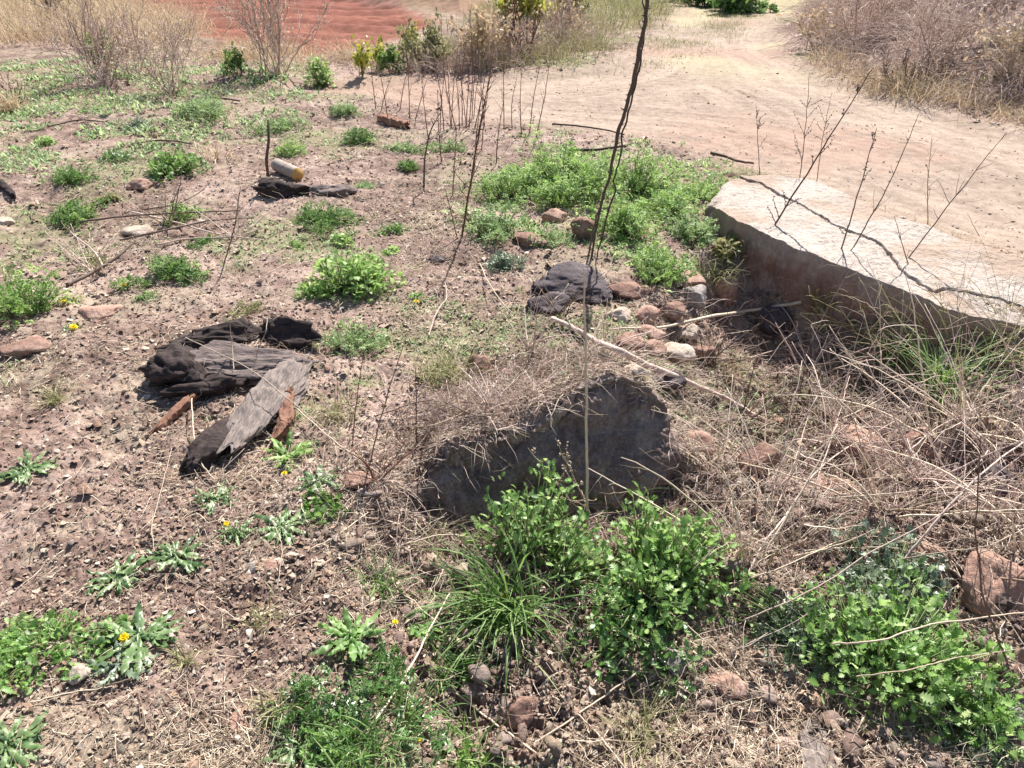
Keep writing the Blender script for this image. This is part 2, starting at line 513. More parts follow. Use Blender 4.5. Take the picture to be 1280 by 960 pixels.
# ------------------------------------------------------------------ ground
def soil_color(x, y):
    n1 = gn2(x * 0.9, y * 0.9, 21); n2 = gn2(x * 3.5, y * 3.5, 22); n3 = gn2(x * 13, y * 13, 23); n4 = gn2(x * 45, y * 45, 24)
    t = np.clip(0.5 + 0.35 * n1 + 0.35 * n2 + 0.35 * n3 + 0.3 * n4, 0, 1)[:, None]
    dark = np.array([0.13, 0.084, 0.069]); mid = np.array([0.258, 0.180, 0.150]); light = np.array([0.42, 0.318, 0.272])
    c = np.where(t < 0.5, dark + (mid - dark) * (t * 2), mid + (light - mid) * (t * 2 - 1))
    # straw coloured litter
    l = smooth(0.05, 0.5, gn2(x * 1.6 + 3, y * 1.6, 25) + 0.4 * n3)[:, None] * 0.55
    c = c * (1 - l) + np.array([0.36, 0.30, 0.22]) * l
    # moss and seedlings
    g = smooth(0.18, 0.55, gn2(x * 0.8 + 11, y * 0.8, 26) + 0.45 * gn2(x * 5, y * 5, 27) + 0.2 * n4)[:, None] * 0.55
    farg = smooth(-3.2, -2.2, -np.hypot(x + 4.2, (y - 7.5) * 0.8))[:, None] * 0
    c = c * (1 - g) + np.array([0.20, 0.20, 0.10]) * g
    # mauve-brown rubble soil in the hollow
    lo = smooth(-0.1, 0.15, sdpoly(x, y, LOWER))[:, None]
    c = c * (1 - lo * 0.2) + lo * 0.2 * np.array([0.26, 0.16, 0.13])
    # compacted track
    tr = sdpoly(x, y, TRACK)
    e = 0.18 * gn2(x * 1.5, y * 1.5, 28) + 0.10 * gn2(x * 6, y * 6, 29)
    r = smooth(-0.15, 0.3, tr + e)[:, None]
    dirx = x * 0.97 - y * 0.24; diry = x * 0.24 + y * 0.97
    trn = tr + 0.25 * gn2(x * 0.3, y * 0.3, 35)
    al = (x * 0.8 - y * 0.6) * 0.35
    s1 = gn2(al, trn * 3.0, 30); s2 = gn2(al * 4, trn * 11, 31)
    ruts = np.exp(-((trn - 0.75) / 0.16) ** 2) + np.exp(-((trn - 1.15) / 0.12) ** 2) * 0.6
    rt = np.clip(0.5 + 0.22 * s1 + 0.24 * s2 + 0.32 * n4 + 0.30 * n3 + 0.2 * n2 + 0.25 * ruts, 0, 1)[:, None]
    rc = np.array([0.205, 0.148, 0.115]) + (np.array([0.41, 0.325, 0.26]) - np.array([0.205, 0.148, 0.115])) * rt
    pk = smooth(0.0, 0.6, gn2(x * 0.35 + 2, y * 0.35, 32) + 0.3 * n2)[:, None] * 0.6
    rc = rc * (1 - pk) + np.array([0.31, 0.20, 0.155]) * pk * (0.75 + 0.5 * rt)
    wear = smooth(9.5, 13, y)[:, None] * smooth(0.0, 0.4, gn2(x * 0.5, y * 0.35, 33))[:, None]
    rc = rc * (1 - 0.5 * wear) + np.array([0.50, 0.46, 0.28]) * 0.5 * wear
    c = c * (1 - r) + rc * r
    # ploughed red field
    f = smooth(-0.2, 0.4, sdpoly(x, y, FIELD) + e)[:, None]
    fc = np.array([0.235, 0.088, 0.060]) * (1 + 0.25 * gn2(x * 0.5, y * 0.8, 34) + 0.12 * n3)[:, None]
    c = c * (1 - f) + fc * f
    rg = smooth(0.0, 0.5, sdpoly(x, y, RIDGE))[:, None]
    c = c * (1 - rg) + np.array([0.25, 0.13, 0.10]) * rg
    b = smooth(-0.1, 0.6, sdpoly(x, y, BANK) + e)[:, None]
    c = c * (1 - b) + np.array([0.34, 0.25, 0.21]) * (0.8 + 0.4 * t) * b
    fr = smooth(16, 26, np.hypot(x, y))[:, None] * (1 - f)
    c = c * (1 - fr * 0.7) + np.array([0.33, 0.29, 0.15]) * fr * 0.7
    return np.clip(c, 0.02, 0.9)


def micro(x, y):
    r = np.hypot(x, y)
    rough = 1 - 0.72 * smooth(-0.1, 0.3, sdpoly(x, y, TRACK))
    lo = smooth(-0.1, 0.15, sdpoly(x, y, LOWER))
    m = 0.014 * gn2(x * 9, y * 9, 41) + (0.008 + 0.010 * lo) * np.abs(gn2(x * 17, y * 17, 42)) + (0.004 + 0.005 * lo) * gn2(x * 38, y * 38, 43) + (0.003 + 0.003 * lo) * gn2(x * 85, y * 85, 44)
    m = m * smooth(1.35, 1.0, np.abs(np.arctan2(x, y)))
    m = m * (1 + 1.6 * lo) * rough * (0.75 + 0.55 * smooth(-0.5, 0.4, gn2(x * 0.7, y * 0.7, 47)))
    f = smooth(0.0, 0.8, sdpoly(x, y, FIELD))
    u = x * 0.35 + y * 0.94 + 0.25 * np.sin(x * 0.5)
    m = m * (1 - 0.6 * f) + f * (0.055 * np.sin(u * 6.0 + 0.8 * gn2(x * 0.15, y * 0.15, 46)) - 0.06 * np.exp(-((np.mod(u, 3.1) - 1.5) / 0.16) ** 2) + 0.02 * gn2(x * 3, y * 3, 45))
    return m


def build_ground():
    a0 = np.linspace(-72, 72, 1400)
    a1 = np.linspace(72, 288, 140)[1:-1]
    ang = np.radians(np.concatenate([a0, a1]))          # measured from +Y
    rr = np.concatenate([[0.15, 0.4, 0.6], np.geomspace(0.75, 13, 800), np.geomspace(13, 36, 330)[1:], np.geomspace(36, 2500, 130)[1:]])
    A, R = np.meshgrid(ang, rr)
    x = (R * np.sin(A)).ravel(); y = (R * np.cos(A)).ravel()
    z = H0(x, y) + micro(x, y) * smooth(0.3, 0.8, np.hypot(x, y))
    nr, na = R.shape
    idx = np.arange(nr * na).reshape(nr, na)
    b = np.roll(idx, -1, 1)
    Q = np.stack([idx[:-1], b[:-1], b[1:], idx[1:]], -1).reshape(-1, 4)[:, ::-1]
    V = np.stack([x, y, z], 1)
    V = np.concatenate([V, [[0, 0, Hs(0, 0)]]])
    c = len(V) - 1
    T = np.stack([idx[0], b[0], np.full(na, c)], 1)
    col = soil_color(V[:, 0], V[:, 1])
    me = mesh_np('ground', V, [Q, T], {'col': col}, True)
    m, nt, bs, out = newmat('soil')
    at_ = nt.nodes.new('ShaderNodeAttribute'); at_.attribute_name = 'col'
    n = noise(nt, 160, 5, 0.75)
    r = ramp(nt, [(0.3, (0.62, 0.60, 0.58)), (0.52, (1.0, 1.0, 1.0)), (0.72, (1.45, 1.42, 1.38))])
    nt.links.new(n.outputs[0], r.inputs[0])
    mu = nt.nodes.new('ShaderNodeMix'); mu.data_type = 'RGBA'; mu.blend_type = 'MULTIPLY'; mu.inputs[0].default_value = 1
    nt.links.new(at_.outputs['Color'], mu.inputs[6]); nt.links.new(r.outputs[0], mu.inputs[7])
    nt.links.new(mu.outputs[2], bs.inputs['Base Color'])
    bs.inputs['Roughness'].default_value = 0.95; bs.inputs['Specular IOR Level'].default_value = 0.15
    n2 = noise(nt, 90, 8, 0.75)
    bp = nt.nodes.new('ShaderNodeBump'); bp.inputs['Strength'].default_value = 0.6; bp.inputs['Distance'].default_value = 0.012
    nt.links.new(n2.outputs[0], bp.inputs['Height']); nt.links.new(bp.outputs[0], bs.inputs['Normal'])
    o = link('ground', me, m)
    tag(o, kind='structure')
    return m


SOIL = build_ground()

# ------------------------------------------------------------------ rocks
_ico = {}


def ico(sub):
    if sub not in _ico:
        bm = bmesh.new(); bmesh.ops.create_icosphere(bm, subdivisions=sub, radius=1.0)
        V = np.array([v.co[:] for v in bm.verts]); F = np.array([[v.index for v in f.verts] for f in bm.faces])
        bm.free(); _ico[sub] = (V, F)
    return _ico[sub]


def rock_verts(size, seed, nplanes=13, rough=0.09, sub=4, flat=0.62, planes=None):
    rng = np.random.default_rng(seed)
    V, F = ico(sub)
    if planes is None:
        n = rng.normal(size=(nplanes, 3)); n /= np.linalg.norm(n, axis=1, keepdims=True)
        d = rng.uniform(flat, 1.0, nplanes)
    else:
        n = np.array([p[:3] for p in planes], float); n /= np.linalg.norm(n, axis=1, keepdims=True)
        d = np.array([p[3] for p in planes], float)
    dot = V @ n.T
    with np.errstate(divide='ignore'):
        k = np.where(dot > 0.05, d[None] / np.maximum(dot, 0.05), 9.0)
    p = 26.0
    r = (np.sum(k ** -p, 1) + 1.25 ** -p) ** (-1 / p)
    r = r * (1 + rough * vn3(V, 2.3, seed) + rough * 0.6 * vn3(V, 6.1, seed + 1) + rough * 0.4 * vn3(V, 14, seed + 2))
    return V * r[:, None] * np.asarray(size)[None], F


def rock(label, pos, size, m, seed=0, sink=0.3, rz=0, name='stone', cat='stone', group=None, sub=4, **kw):
    V, F = rock_verts(size, seed, sub=sub, **kw)
    me = mesh_np(name, V, [F], None, True)
    o = link(name, me, M[m] if isinstance(m, str) else m)
    p = np.array(pos, float); p[2] += size[2] * (1 - 2 * sink)
    o.location = p; o.rotation_euler = (0, 0, rz)
    return tag(o, label, cat, group)


# small loose clods and stones nobody could count
def clods(name, n, smin, smax, seed, region, sub=1, power=2.2, tintf=(0.6, 1.5)):
    rng = np.random.default_rng(seed)
    out = []
    tot = 0
    while tot < n:
        m = 60000
        r = np.exp(rng.uniform(math.log(0.95), math.log(14.0), m)); a = np.radians(rng.uniform(-51, 51, m))
        x = r * np.sin(a); y = r * np.cos(a)
        k = region(x, y) > rng.random(m)
        q = np.stack([x[k], y[k]], 1); out.append(q); tot += len(q)
    q = np.concatenate(out)[:n]
    x, y = q[:, 0], q[:, 1]
    r = np.hypot(x, y)
    s = smin * (smax / smin) ** (rng.random(n) ** power) * np.clip(0.75 + r * 0.10, 0.8, 1.7)
    z = H0(x, y) + micro(x, y) + s * 0.12
    tv, tf = ico(sub)
    mb = []
    Vs = []; Fs = []; Cs = []
    base = soil_color(x, y)
    g = base.mean(1, keepdims=True)
    mixg = rng.random((n, 1)) * 0.45
    c = (base * (1 - mixg) + (g * np.array([1.04, 0.99, 0.94])) * mixg) * (tintf[0] + (tintf[1] - tintf[0]) * rng.random((n, 1)) ** 1.4)
    NT = 7
    off = 0
    for t in range(NT):
        sel = np.where(np.arange(n) % NT == t)[0]
        pl = rng.normal(size=(9, 3)); pl /= np.linalg.norm(pl, axis=1, keepdims=True)
        d = rng.uniform(0.42, 1.0, 9)
        dot = tv @ pl.T
        k = np.where(dot > 0.1, d / np.maximum(dot, 0.1), 9).min(1)
        T = tv * np.minimum(k, 1.25)[:, None] * (1 + 0.14 * rng.normal(size=(len(tv), 1)))
        Q, _ = np.linalg.qr(rng.normal(size=(len(sel), 3, 3)))
        sc = s[sel, None] * np.array([0.66, 0.55, 0.28])[None] * rng.uniform(0.6, 1.25, (len(sel), 3))
        az = rng.uniform(0, 2 * math.pi, len(sel))
        Rz = np.zeros((len(sel), 3, 3)); Rz[:, 0, 0] = np.cos(az); Rz[:, 0, 1] = -np.sin(az); Rz[:, 1, 0] = np.sin(az); Rz[:, 1, 1] = np.cos(az); Rz[:, 2, 2] = 1
        V = np.einsum('nij,kj->nki', Q, T) * sc[:, None, :]
        V = np.einsum('nij,nkj->nki', Rz, V) + np.stack([x[sel], y[sel], z[sel]], 1)[:, None]
        Vs.append(V.reshape(-1, 3)); Cs.append(np.repeat(c[sel], len(tv), 0))
        Fs.append((tf[None] + (off + np.arange(len(sel)) * len(tv))[:, None, None]).reshape(-1, 3)); off += len(sel) * len(tv)
    me = mesh_np(name, np.concatenate(Vs), [np.concatenate(Fs)], {'col': np.clip(np.concatenate(Cs), 0.02, 0.85)}, False)
    o = link(name, me, SOIL)
    return tag(o, None, None, None, 'stuff')


def reg_soil(x, y):
    tr = smooth(-0.1, 0.4, sdpoly(x, y, TRACK)); fd = smooth(0, 0.5, sdpoly(x, y, FIELD)); lo = smooth(-0.1, 0.2, sdpoly(x, y, LOWER))
    cl = smooth(-0.5, 0.4, gn2(x * 1.4, y * 1.4, 51))
    return np.clip((0.25 + 0.6 * cl + 0.5 * lo) * (1 - 0.93 * tr) * (1 - fd), 0, 1)


def reg_low(x, y):
    return np.clip((0.3 + 0.7 * smooth(1.6, 2.0, y)) * smooth(-0.15, 0.1, sdpoly(x, y, LOWER)) * smooth(-0.3, 0.3, gn2(x * 2.2, y * 2.2, 52) + 0.25), 0, 1)


o = clods('gravel', 12000, 0.005, 0.026, 61, reg_soil, 1, 2.6, (0.8, 1.45))
o['label'] = 'fine reddish clods and gravel strewn over the bare soil'
o = clods('gravel', 1500, 0.005, 0.016, 63, lambda x, y: smooth(-0.1, 0.2, sdpoly(x, y, TRACK)) * (0.2 + 0.8 * smooth(-0.2, 0.5, gn2(x * 0.8, y * 2.0, 53))), 1, 3.0, (0.6, 1.25))
o['label'] = 'fine grit scattered over the dirt track'
o = clods('rubble', 5200, 0.010, 0.060, 62, reg_low, 2, 2.6, (0.7, 1.3))
o['label'] = 'broken pinkish soil clods lying in the hollow below the boulder'


# ------------------------------------------------------------------ loose straw and leaf litter
def scatter_xy(n, rng, dens, rmin=0.95, rmax=14, amax=51):
    out = []; tot = 0
    while tot < n:
        m = 40000
        r = np.exp(rng.uniform(math.log(rmin), math.log(rmax), m)); a = np.radians(rng.uniform(-amax, amax, m))
        x = r * np.sin(a); y = r * np.cos(a)
        k = dens(x, y) > rng.random(m)
        out.append(np.stack([x[k], y[k]], 1)); tot += int(k.sum())
    return np.concatenate(out)[:n]


def litter(name, label, n, lmin, lmax, rad, dens, m, seed, lift=0.006, pitch=0.25, S=5):
    rng = np.random.default_rng(seed)
    q = scatter_xy(n, rng, dens)
    z = H0(q[:, 0], q[:, 1]) + micro(q[:, 0], q[:, 1]) + lift
    L = lmin * (lmax / lmin) ** (rng.random(n) ** 1.7)
    r = np.hypot(q[:, 0], q[:, 1])
    L = L * np.clip(0.8 + 0.1 * r, 0.8, 1.8)
    C = arcs(np.column_stack([q, z]), rng.uniform(0, 2 * math.pi, n), rng.normal(size=n) * pitch * 0.6 + pitch * 0.5, rng.normal(size=n) * 0.7 + pitch, L, S, 0.16, rng)
    # keep the stalks on the ground
    g = H0(C[..., 0].ravel(), C[..., 1].ravel()).reshape(C.shape[:2]) + 0.003
    C[..., 2] = np.maximum(C[..., 2], g)
    R = rad * rng.uniform(0.5, 1.3, n)[:, None] * np.linspace(1.0, 0.5, S)[None] * np.clip(0.8 + 0.14 * r, 0.8, 2.0)[:, None]
    V, Fs = tubes(C, R, 3)
    mb = MB(); mb.add(V, Fs, np.repeat(rng.random(n), S * 3))
    o = mb.build(name, m)
    return tag(o, label, None, None, 'stuff')


def d_all(x, y):
    tr = smooth(-0.2, 0.25, sdpoly(x, y, TRACK)); fd = smooth(-0.3, 0.3, sdpoly(x, y, FIELD))
    c = smooth(-0.25, 0.45, gn2(x * 1.1 + 4, y * 1.1, 71) + 0.3 * gn2(x * 4, y * 4, 72))
    return (0.12 + 0.8 * c) * (1 - 0.97 * tr) * (1 - fd)


def d_halo(x, y):
    a = smooth(-0.25, 0.15, sdpoly(x, y, HALO)); b = smooth(-0.15, 0.1, sdpoly(x, y, LOWER)) * smooth(1.45, 1.95, y); c = smooth(-0.3, 0.3, sdpoly(x, y, PIT))
    return np.clip(0.45 * a + 0.16 * b + 0.12 * c, 0, 1) * (0.4 + 0.6 * smooth(-0.3, 0.3, gn2(x * 3, y * 3, 73)))


litter('litter', 'short straw and stalk litter scattered over the soil', 52000, 0.015, 0.16, 0.0011, d_all, M['straw'], 81)
litter('litter', 'short dark twig litter scattered over the soil', 6000, 0.02, 0.14, 0.0011, d_all, M['twig'], 82)
litter('litter', 'pale dry stalk litter around the boulder and in the hollow', 13000, 0.04, 0.26, 0.0011, d_halo, M['reed'], 83, 0.008, 0.4, 6)
litter('litter', 'brown twig litter around the boulder and in the hollow', 4500, 0.04, 0.22, 0.0013, d_halo, M['twig'], 84, 0.008, 0.35, 6)


# flat chips: flakes of bark, dry leaf and crusted soil
def chips(name, label, n, smin, smax, dens, seed):
    rng = np.random.default_rng(seed)
    q = scatter_xy(n, rng, dens)
    x, y = q[:, 0], q[:, 1]; r = np.hypot(x, y)
    s = smin * (smax / smin) ** (rng.random(n) ** 1.8) * np.clip(0.75 + 0.11 * r, 0.8, 1.9)
    z = H0(x, y) + micro(x, y) + s * 0.10 + 0.002
    a = np.sort(rng.uniform(0, 2 * math.pi, (n, 6)), 1); a = np.linspace(0, 2 * math.pi, 6, endpoint=False)[None] * 0.75 + a * 0.25
    rad = rng.uniform(0.5, 1.0, (n, 6)) * s[:, None] * 0.5
    asp = rng.uniform(0.3, 0.95, n)[:, None]
    L = np.stack([rad * np.cos(a), rad * np.sin(a) * asp, 0.12 * s[:, None] * rng.normal(size=(n, 6))], 2)
    nor = np.array([0, 0, 1.0]) + 0.28 * rng.normal(size=(n, 3))
    Mx = frames(np.column_stack([rng.normal(size=(n, 2)), 0.15 * rng.normal(size=n)]), nor)
    V = np.einsum('nij,nkj->nki', Mx, L) + np.column_stack([q, z])[:, None]
    V = np.concatenate([V, V.mean(1, keepdims=True) + nor[:, None] * (s * 0.12)[:, None, None]], 1)
    k = np.arange(6)
    tri = np.stack([k, np.roll(k, -1), np.full(6, 6)], 1)
    F = (tri[None] + (np.arange(n) * 7)[:, None, None]).reshape(-1, 3)
    pal = np.array([[.46, .36, .28], [.34, .25, .19], [.26, .18, .14], [.44, .36, .27], [.60, .51, .42], [.21, .15, .12], [.38, .25, .18]])
    c = pal[rng.integers(0, len(pal), n)] * rng.uniform(0.8, 1.2, (n, 1))
    mixb = rng.random((n, 1)) * 0.5
    c = c * (1 - mixb) + soil_color(x, y) * mixb
    me = mesh_np(name, V.reshape(-1, 3), [F], {'col': np.clip(np.repeat(c, 7, 0), .02, .85)}, False)
    o = link(name, me, SOIL)
    return tag(o, label, None, None, 'stuff')


chips('litter', 'flakes of bark, dry leaf and crusted soil strewn over the bare soil', 150000, 0.006, 0.032, lambda x, y: (0.25 + 0.75 * reg_soil(x, y)) * (1 - 0.95 * smooth(-0.1, 0.3, sdpoly(x, y, TRACK))) * (1 - smooth(0, .4, sdpoly(x, y, FIELD))), 85)


chips('litter', 'larger curled bark flakes and dry leaves lying on the soil', 3200, 0.025, 0.075, lambda x, y: (0.15 + 0.85 * smooth(-0.2, 0.4, gn2(x * 1.2, y * 1.2, 54))) * (1 - smooth(-0.1, 0.3, sdpoly(x, y, TRACK))) * (1 - smooth(0, .4, sdpoly(x, y, FIELD))), 86)


# seedlings: tiny leaves in greenish patches
def seedlings(name, label, n, lmin, lmax, dens, m, seed, rmax=14):
    rng = np.random.default_rng(seed)
    q = scatter_xy(n, rng, dens, rmax=rmax)
    r = np.hypot(q[:, 0], q[:, 1])
    z = H0(q[:, 0], q[:, 1]) + micro(q[:, 0], q[:, 1])
    k = 4
    b = np.repeat(np.column_stack([q, z]), k, 0) + rng.normal(size=(n * k, 3)) * np.array([.006, .006, 0])
    N = n * k
    L = rng.uniform(lmin, lmax, N) * np.repeat(np.clip(0.7 + 0.13 * r, 0.8, 2.2), k)
    C = arcs(b, rng.uniform(0, 2 * math.pi, N), rng.uniform(0.3, 1.3, N), rng.uniform(0.3, 1.2, N), L, 4, 0.05, rng)
    W = L[:, None] * np.array([0.10, 0.30, 0.26, 0.02])[None] * rng.uniform(0.5, 1.1, N)[:, None]
    V, Fs = ribbons(C, W, 0.15)
    mb = MB(); mb.add(V, Fs, np.repeat(rng.random(N), 12))
    o = mb.build(name, m)
    return tag(o, label, None, None, 'stuff')


def d_seed(x, y):
    tr = smooth(-0.2, 0.25, sdpoly(x, y, TRACK)); fd = smooth(-0.3, 0.3, sdpoly(x, y, FIELD))
    g = smooth(0.18, 0.6, gn2(x * 0.8 + 11, y * 0.8, 26) + 0.45 * gn2(x * 5, y * 5, 27))
    return g * (1 - tr) * (1 - fd)


def d_far(x, y):
    a = smooth(-0.9, 0.3, sdpoly(x, y, pxpoly([(-60, 60), (100, 70), (260, 85), (330, 100), (300, 150), (180, 180), (60, 200), (-60, 215)])))
    return a * smooth(-0.35, 0.3, gn2(x * 1.5, y * 1.5, 91) + 0.25 * gn2(x * 5, y * 5, 92))


def d_green(x, y):
    e = np.maximum(sdpoly(x, y, GREENZ), sdpoly(x, y, pxpoly([(770, 172), (850, 178), (925, 205), (925, 225), (860, 215), (780, 190)])))
    return smooth(-0.15, 0.25, e) * smooth(-0.3, 0.35, gn2(x * 2.5, y * 2.5, 93))


seedlings('ground_cover', 'sparse tiny seedlings on the greenish patches of soil', 6500, 0.008, 0.028, d_seed, M['pale'], 101)
seedlings('ground_cover', 'low weedy ground cover beside the bare shrubs', 3600, 0.015, 0.045, d_far, M['pale'], 102)
seedlings('ground_cover', 'low bright ground cover between the clumps near the track', 2200, 0.012, 0.035, d_green, M['bright'], 103)


# ------------------------------------------------------------------ grasses far off
def grass_field(name, label, n, lmin, lmax, dens, m, seed, box, wid=0.006, bend=1.0, lean=None, kind='ribbon', p0=(0.8, 1.5), S=6):
    rng = np.random.default_rng(seed)
    x0, x1, y0, y1 = box
    out = []; tot = 0
    while tot < n:
        mm = 40000
        x = rng.uniform(x0, x1, mm); y = rng.uniform(y0, y1, mm)
        k = dens(x, y) > rng.random(mm)
        out.append(np.stack([x[k], y[k]], 1)); tot += int(k.sum())
    q = np.concatenate(out)[:n]
    z = H0(q[:, 0], q[:, 1]) - 0.02
    L = rng.uniform(lmin, lmax, n) * (0.75 + 0.5 * smooth(-0.5, 0.5, gn2(q[:, 0] * 0.8, q[:, 1] * 0.8, seed)))
    az = rng.uniform(0, 2 * math.pi, n) if lean is None else lean + 0.7 * rng.normal(size=n)
    C = arcs(np.column_stack([q, z]), az, rng.uniform(p0[0], p0[1], n), rng.uniform(0.2, 1.4, n) * bend, L, S, 0.12, rng)
    t = np.clip(rng.random(n) * 0.8 + 0.2 * gn2(q[:, 0], q[:, 1], seed + 1), 0, 1)
    mb = MB()
    if kind == 'ribbon':
        W = wid * rng.uniform(0.5, 1.3, n)[:, None] * np.linspace(1.0, 0.15, S)[None]
        V, Fs = ribbons(C, W, 0.1, rng.uniform(-1, 1, n)); mb.add(V, Fs, np.repeat(t, S * 3))
    else:
        R = wid * 0.5 * rng.uniform(0.5, 1.3, n)[:, None] * np.linspace(1.0, 0.35, S)[None]
        V, Fs = tubes(C, R, 3); mb.add(V, Fs, np.repeat(t, S * 3))
    o = mb.build(name, m)
    return tag(o, label, None, None, 'stuff')


def poly_d(pts, soft=0.5, nz=1.0, seed=0):
    pl = pxpoly(pts)

    def f(x, y):
        return smooth(-soft, soft, sdpoly(x, y, pl)) * np.clip(1 - nz + nz * smooth(-0.4, 0.4, gn2(x * 0.9, y * 0.9, 300 + seed)), 0, 1)
    return f


grass_field('dry_grass', 'tall straw coloured grass standing at the edge of the red field', 9000, 0.35, 0.85,
            poly_d([(-120, 62), (60, 60), (160, 66), (260, 62), (255, 30), (120, 0), (-100, 0)], 0.5, 0.6, 1), M['drygrass'], 111, (-16, -3, 10, 26), 0.012, 0.9)
grass_field('dry_grass', 'pale dry grass on the verge between red field and track', 7000, 0.25, 0.6,
            poly_d([(470, 88), (560, 60), (600, 20), (640, 0), (860, -4), (800, 40), (740, 76), (640, 90)], 0.4, 0.7, 2), M['halfgrass'], 112, (-3, 7, 9, 26), 0.011, 0.9)
grass_field('short_grass', 'short worn yellowish grass along the track', 5200, 0.04, 0.12,
            poly_d([(690, 92), (760, 62), (850, 30), (900, 10), (970, 10), (900, 50), (860, 70), (780, 86)], 0.5, 0.9, 3), M['halfgrass'], 113, (-1, 8, 8, 26), 0.008, 0.9)
grass_field('short_grass', 'short dry stubble between soil and track edge', 2600, 0.03, 0.10,
            poly_d([(900, 210), (1000, 235), (1100, 275), (1280, 350), (1280, 320), (1100, 262), (1000, 222)], 0.3, 0.8, 4), M['drygrass'], 114, (0, 5, 3, 8), 0.004, 0.9)
grass_field('dry_grass', 'reddish brown dry brush on the verge along the track', 4200, 0.25, 0.60,
            poly_d([(525, 96), (600, 90), (690, 76), (742, 54), (700, 26), (640, 34), (570, 64)], 0.35, 0.5, 6), M['reed'], 115, (-3, 5, 9, 22), 0.009, 1.3, None, 'tube')
grass_field('dry_grass', 'thin dry grass among the weedy ground cover', 2600, 0.06, 0.22,
            poly_d([(-60, 70), (100, 78), (260, 92), (330, 108), (300, 150), (180, 180), (60, 200), (-60, 215)], 0.5, 0.9, 7), M['drygrass'], 116, (-9, 0, 5, 14), 0.006, 1.2)
grass_field('dry_grass', 'thin dry grass fringing the near edge of the red field', 2600, 0.15, 0.45,
            poly_d([(235, 70), (330, 84), (480, 82), (500, 66), (400, 64), (300, 58)], 0.35, 0.8, 8), M['drygrass'], 117, (-9, 0, 8, 16), 0.009, 1.1)
# ------------------------------------------------------------------ dry bank of dead reeds
def d_bank(x, y):
    return smooth(0.05, 0.5, sdpoly(x, y, BANK)) * (0.35 + 0.65 * smooth(-0.3, 0.3, gn2(x * 1.3, y * 1.3, 95)))


grass_field('dead_brush', 'tangled reddish grey dead stalks matted over the bank beside the track', 30000, 0.35, 0.95, d_bank, M['bankreed'], 121, (3, 17, 7, 22), 0.010, 1.6, math.radians(215), 'tube', (0.2, 1.1))
grass_field('dry_grass', 'flattened dry grass skirting the foot of the reed bank', 2600, 0.18, 0.45,
            poly_d([(1010, 80), (1090, 118), (1180, 135), (1300, 160), (1500, 200), (1500, 175), (1290, 138), (1180, 112), (1090, 98), (1030, 70)], 0.3, 0.5, 5), M['drygrass'], 122, (3, 12, 6, 13), 0.008, 1.4)

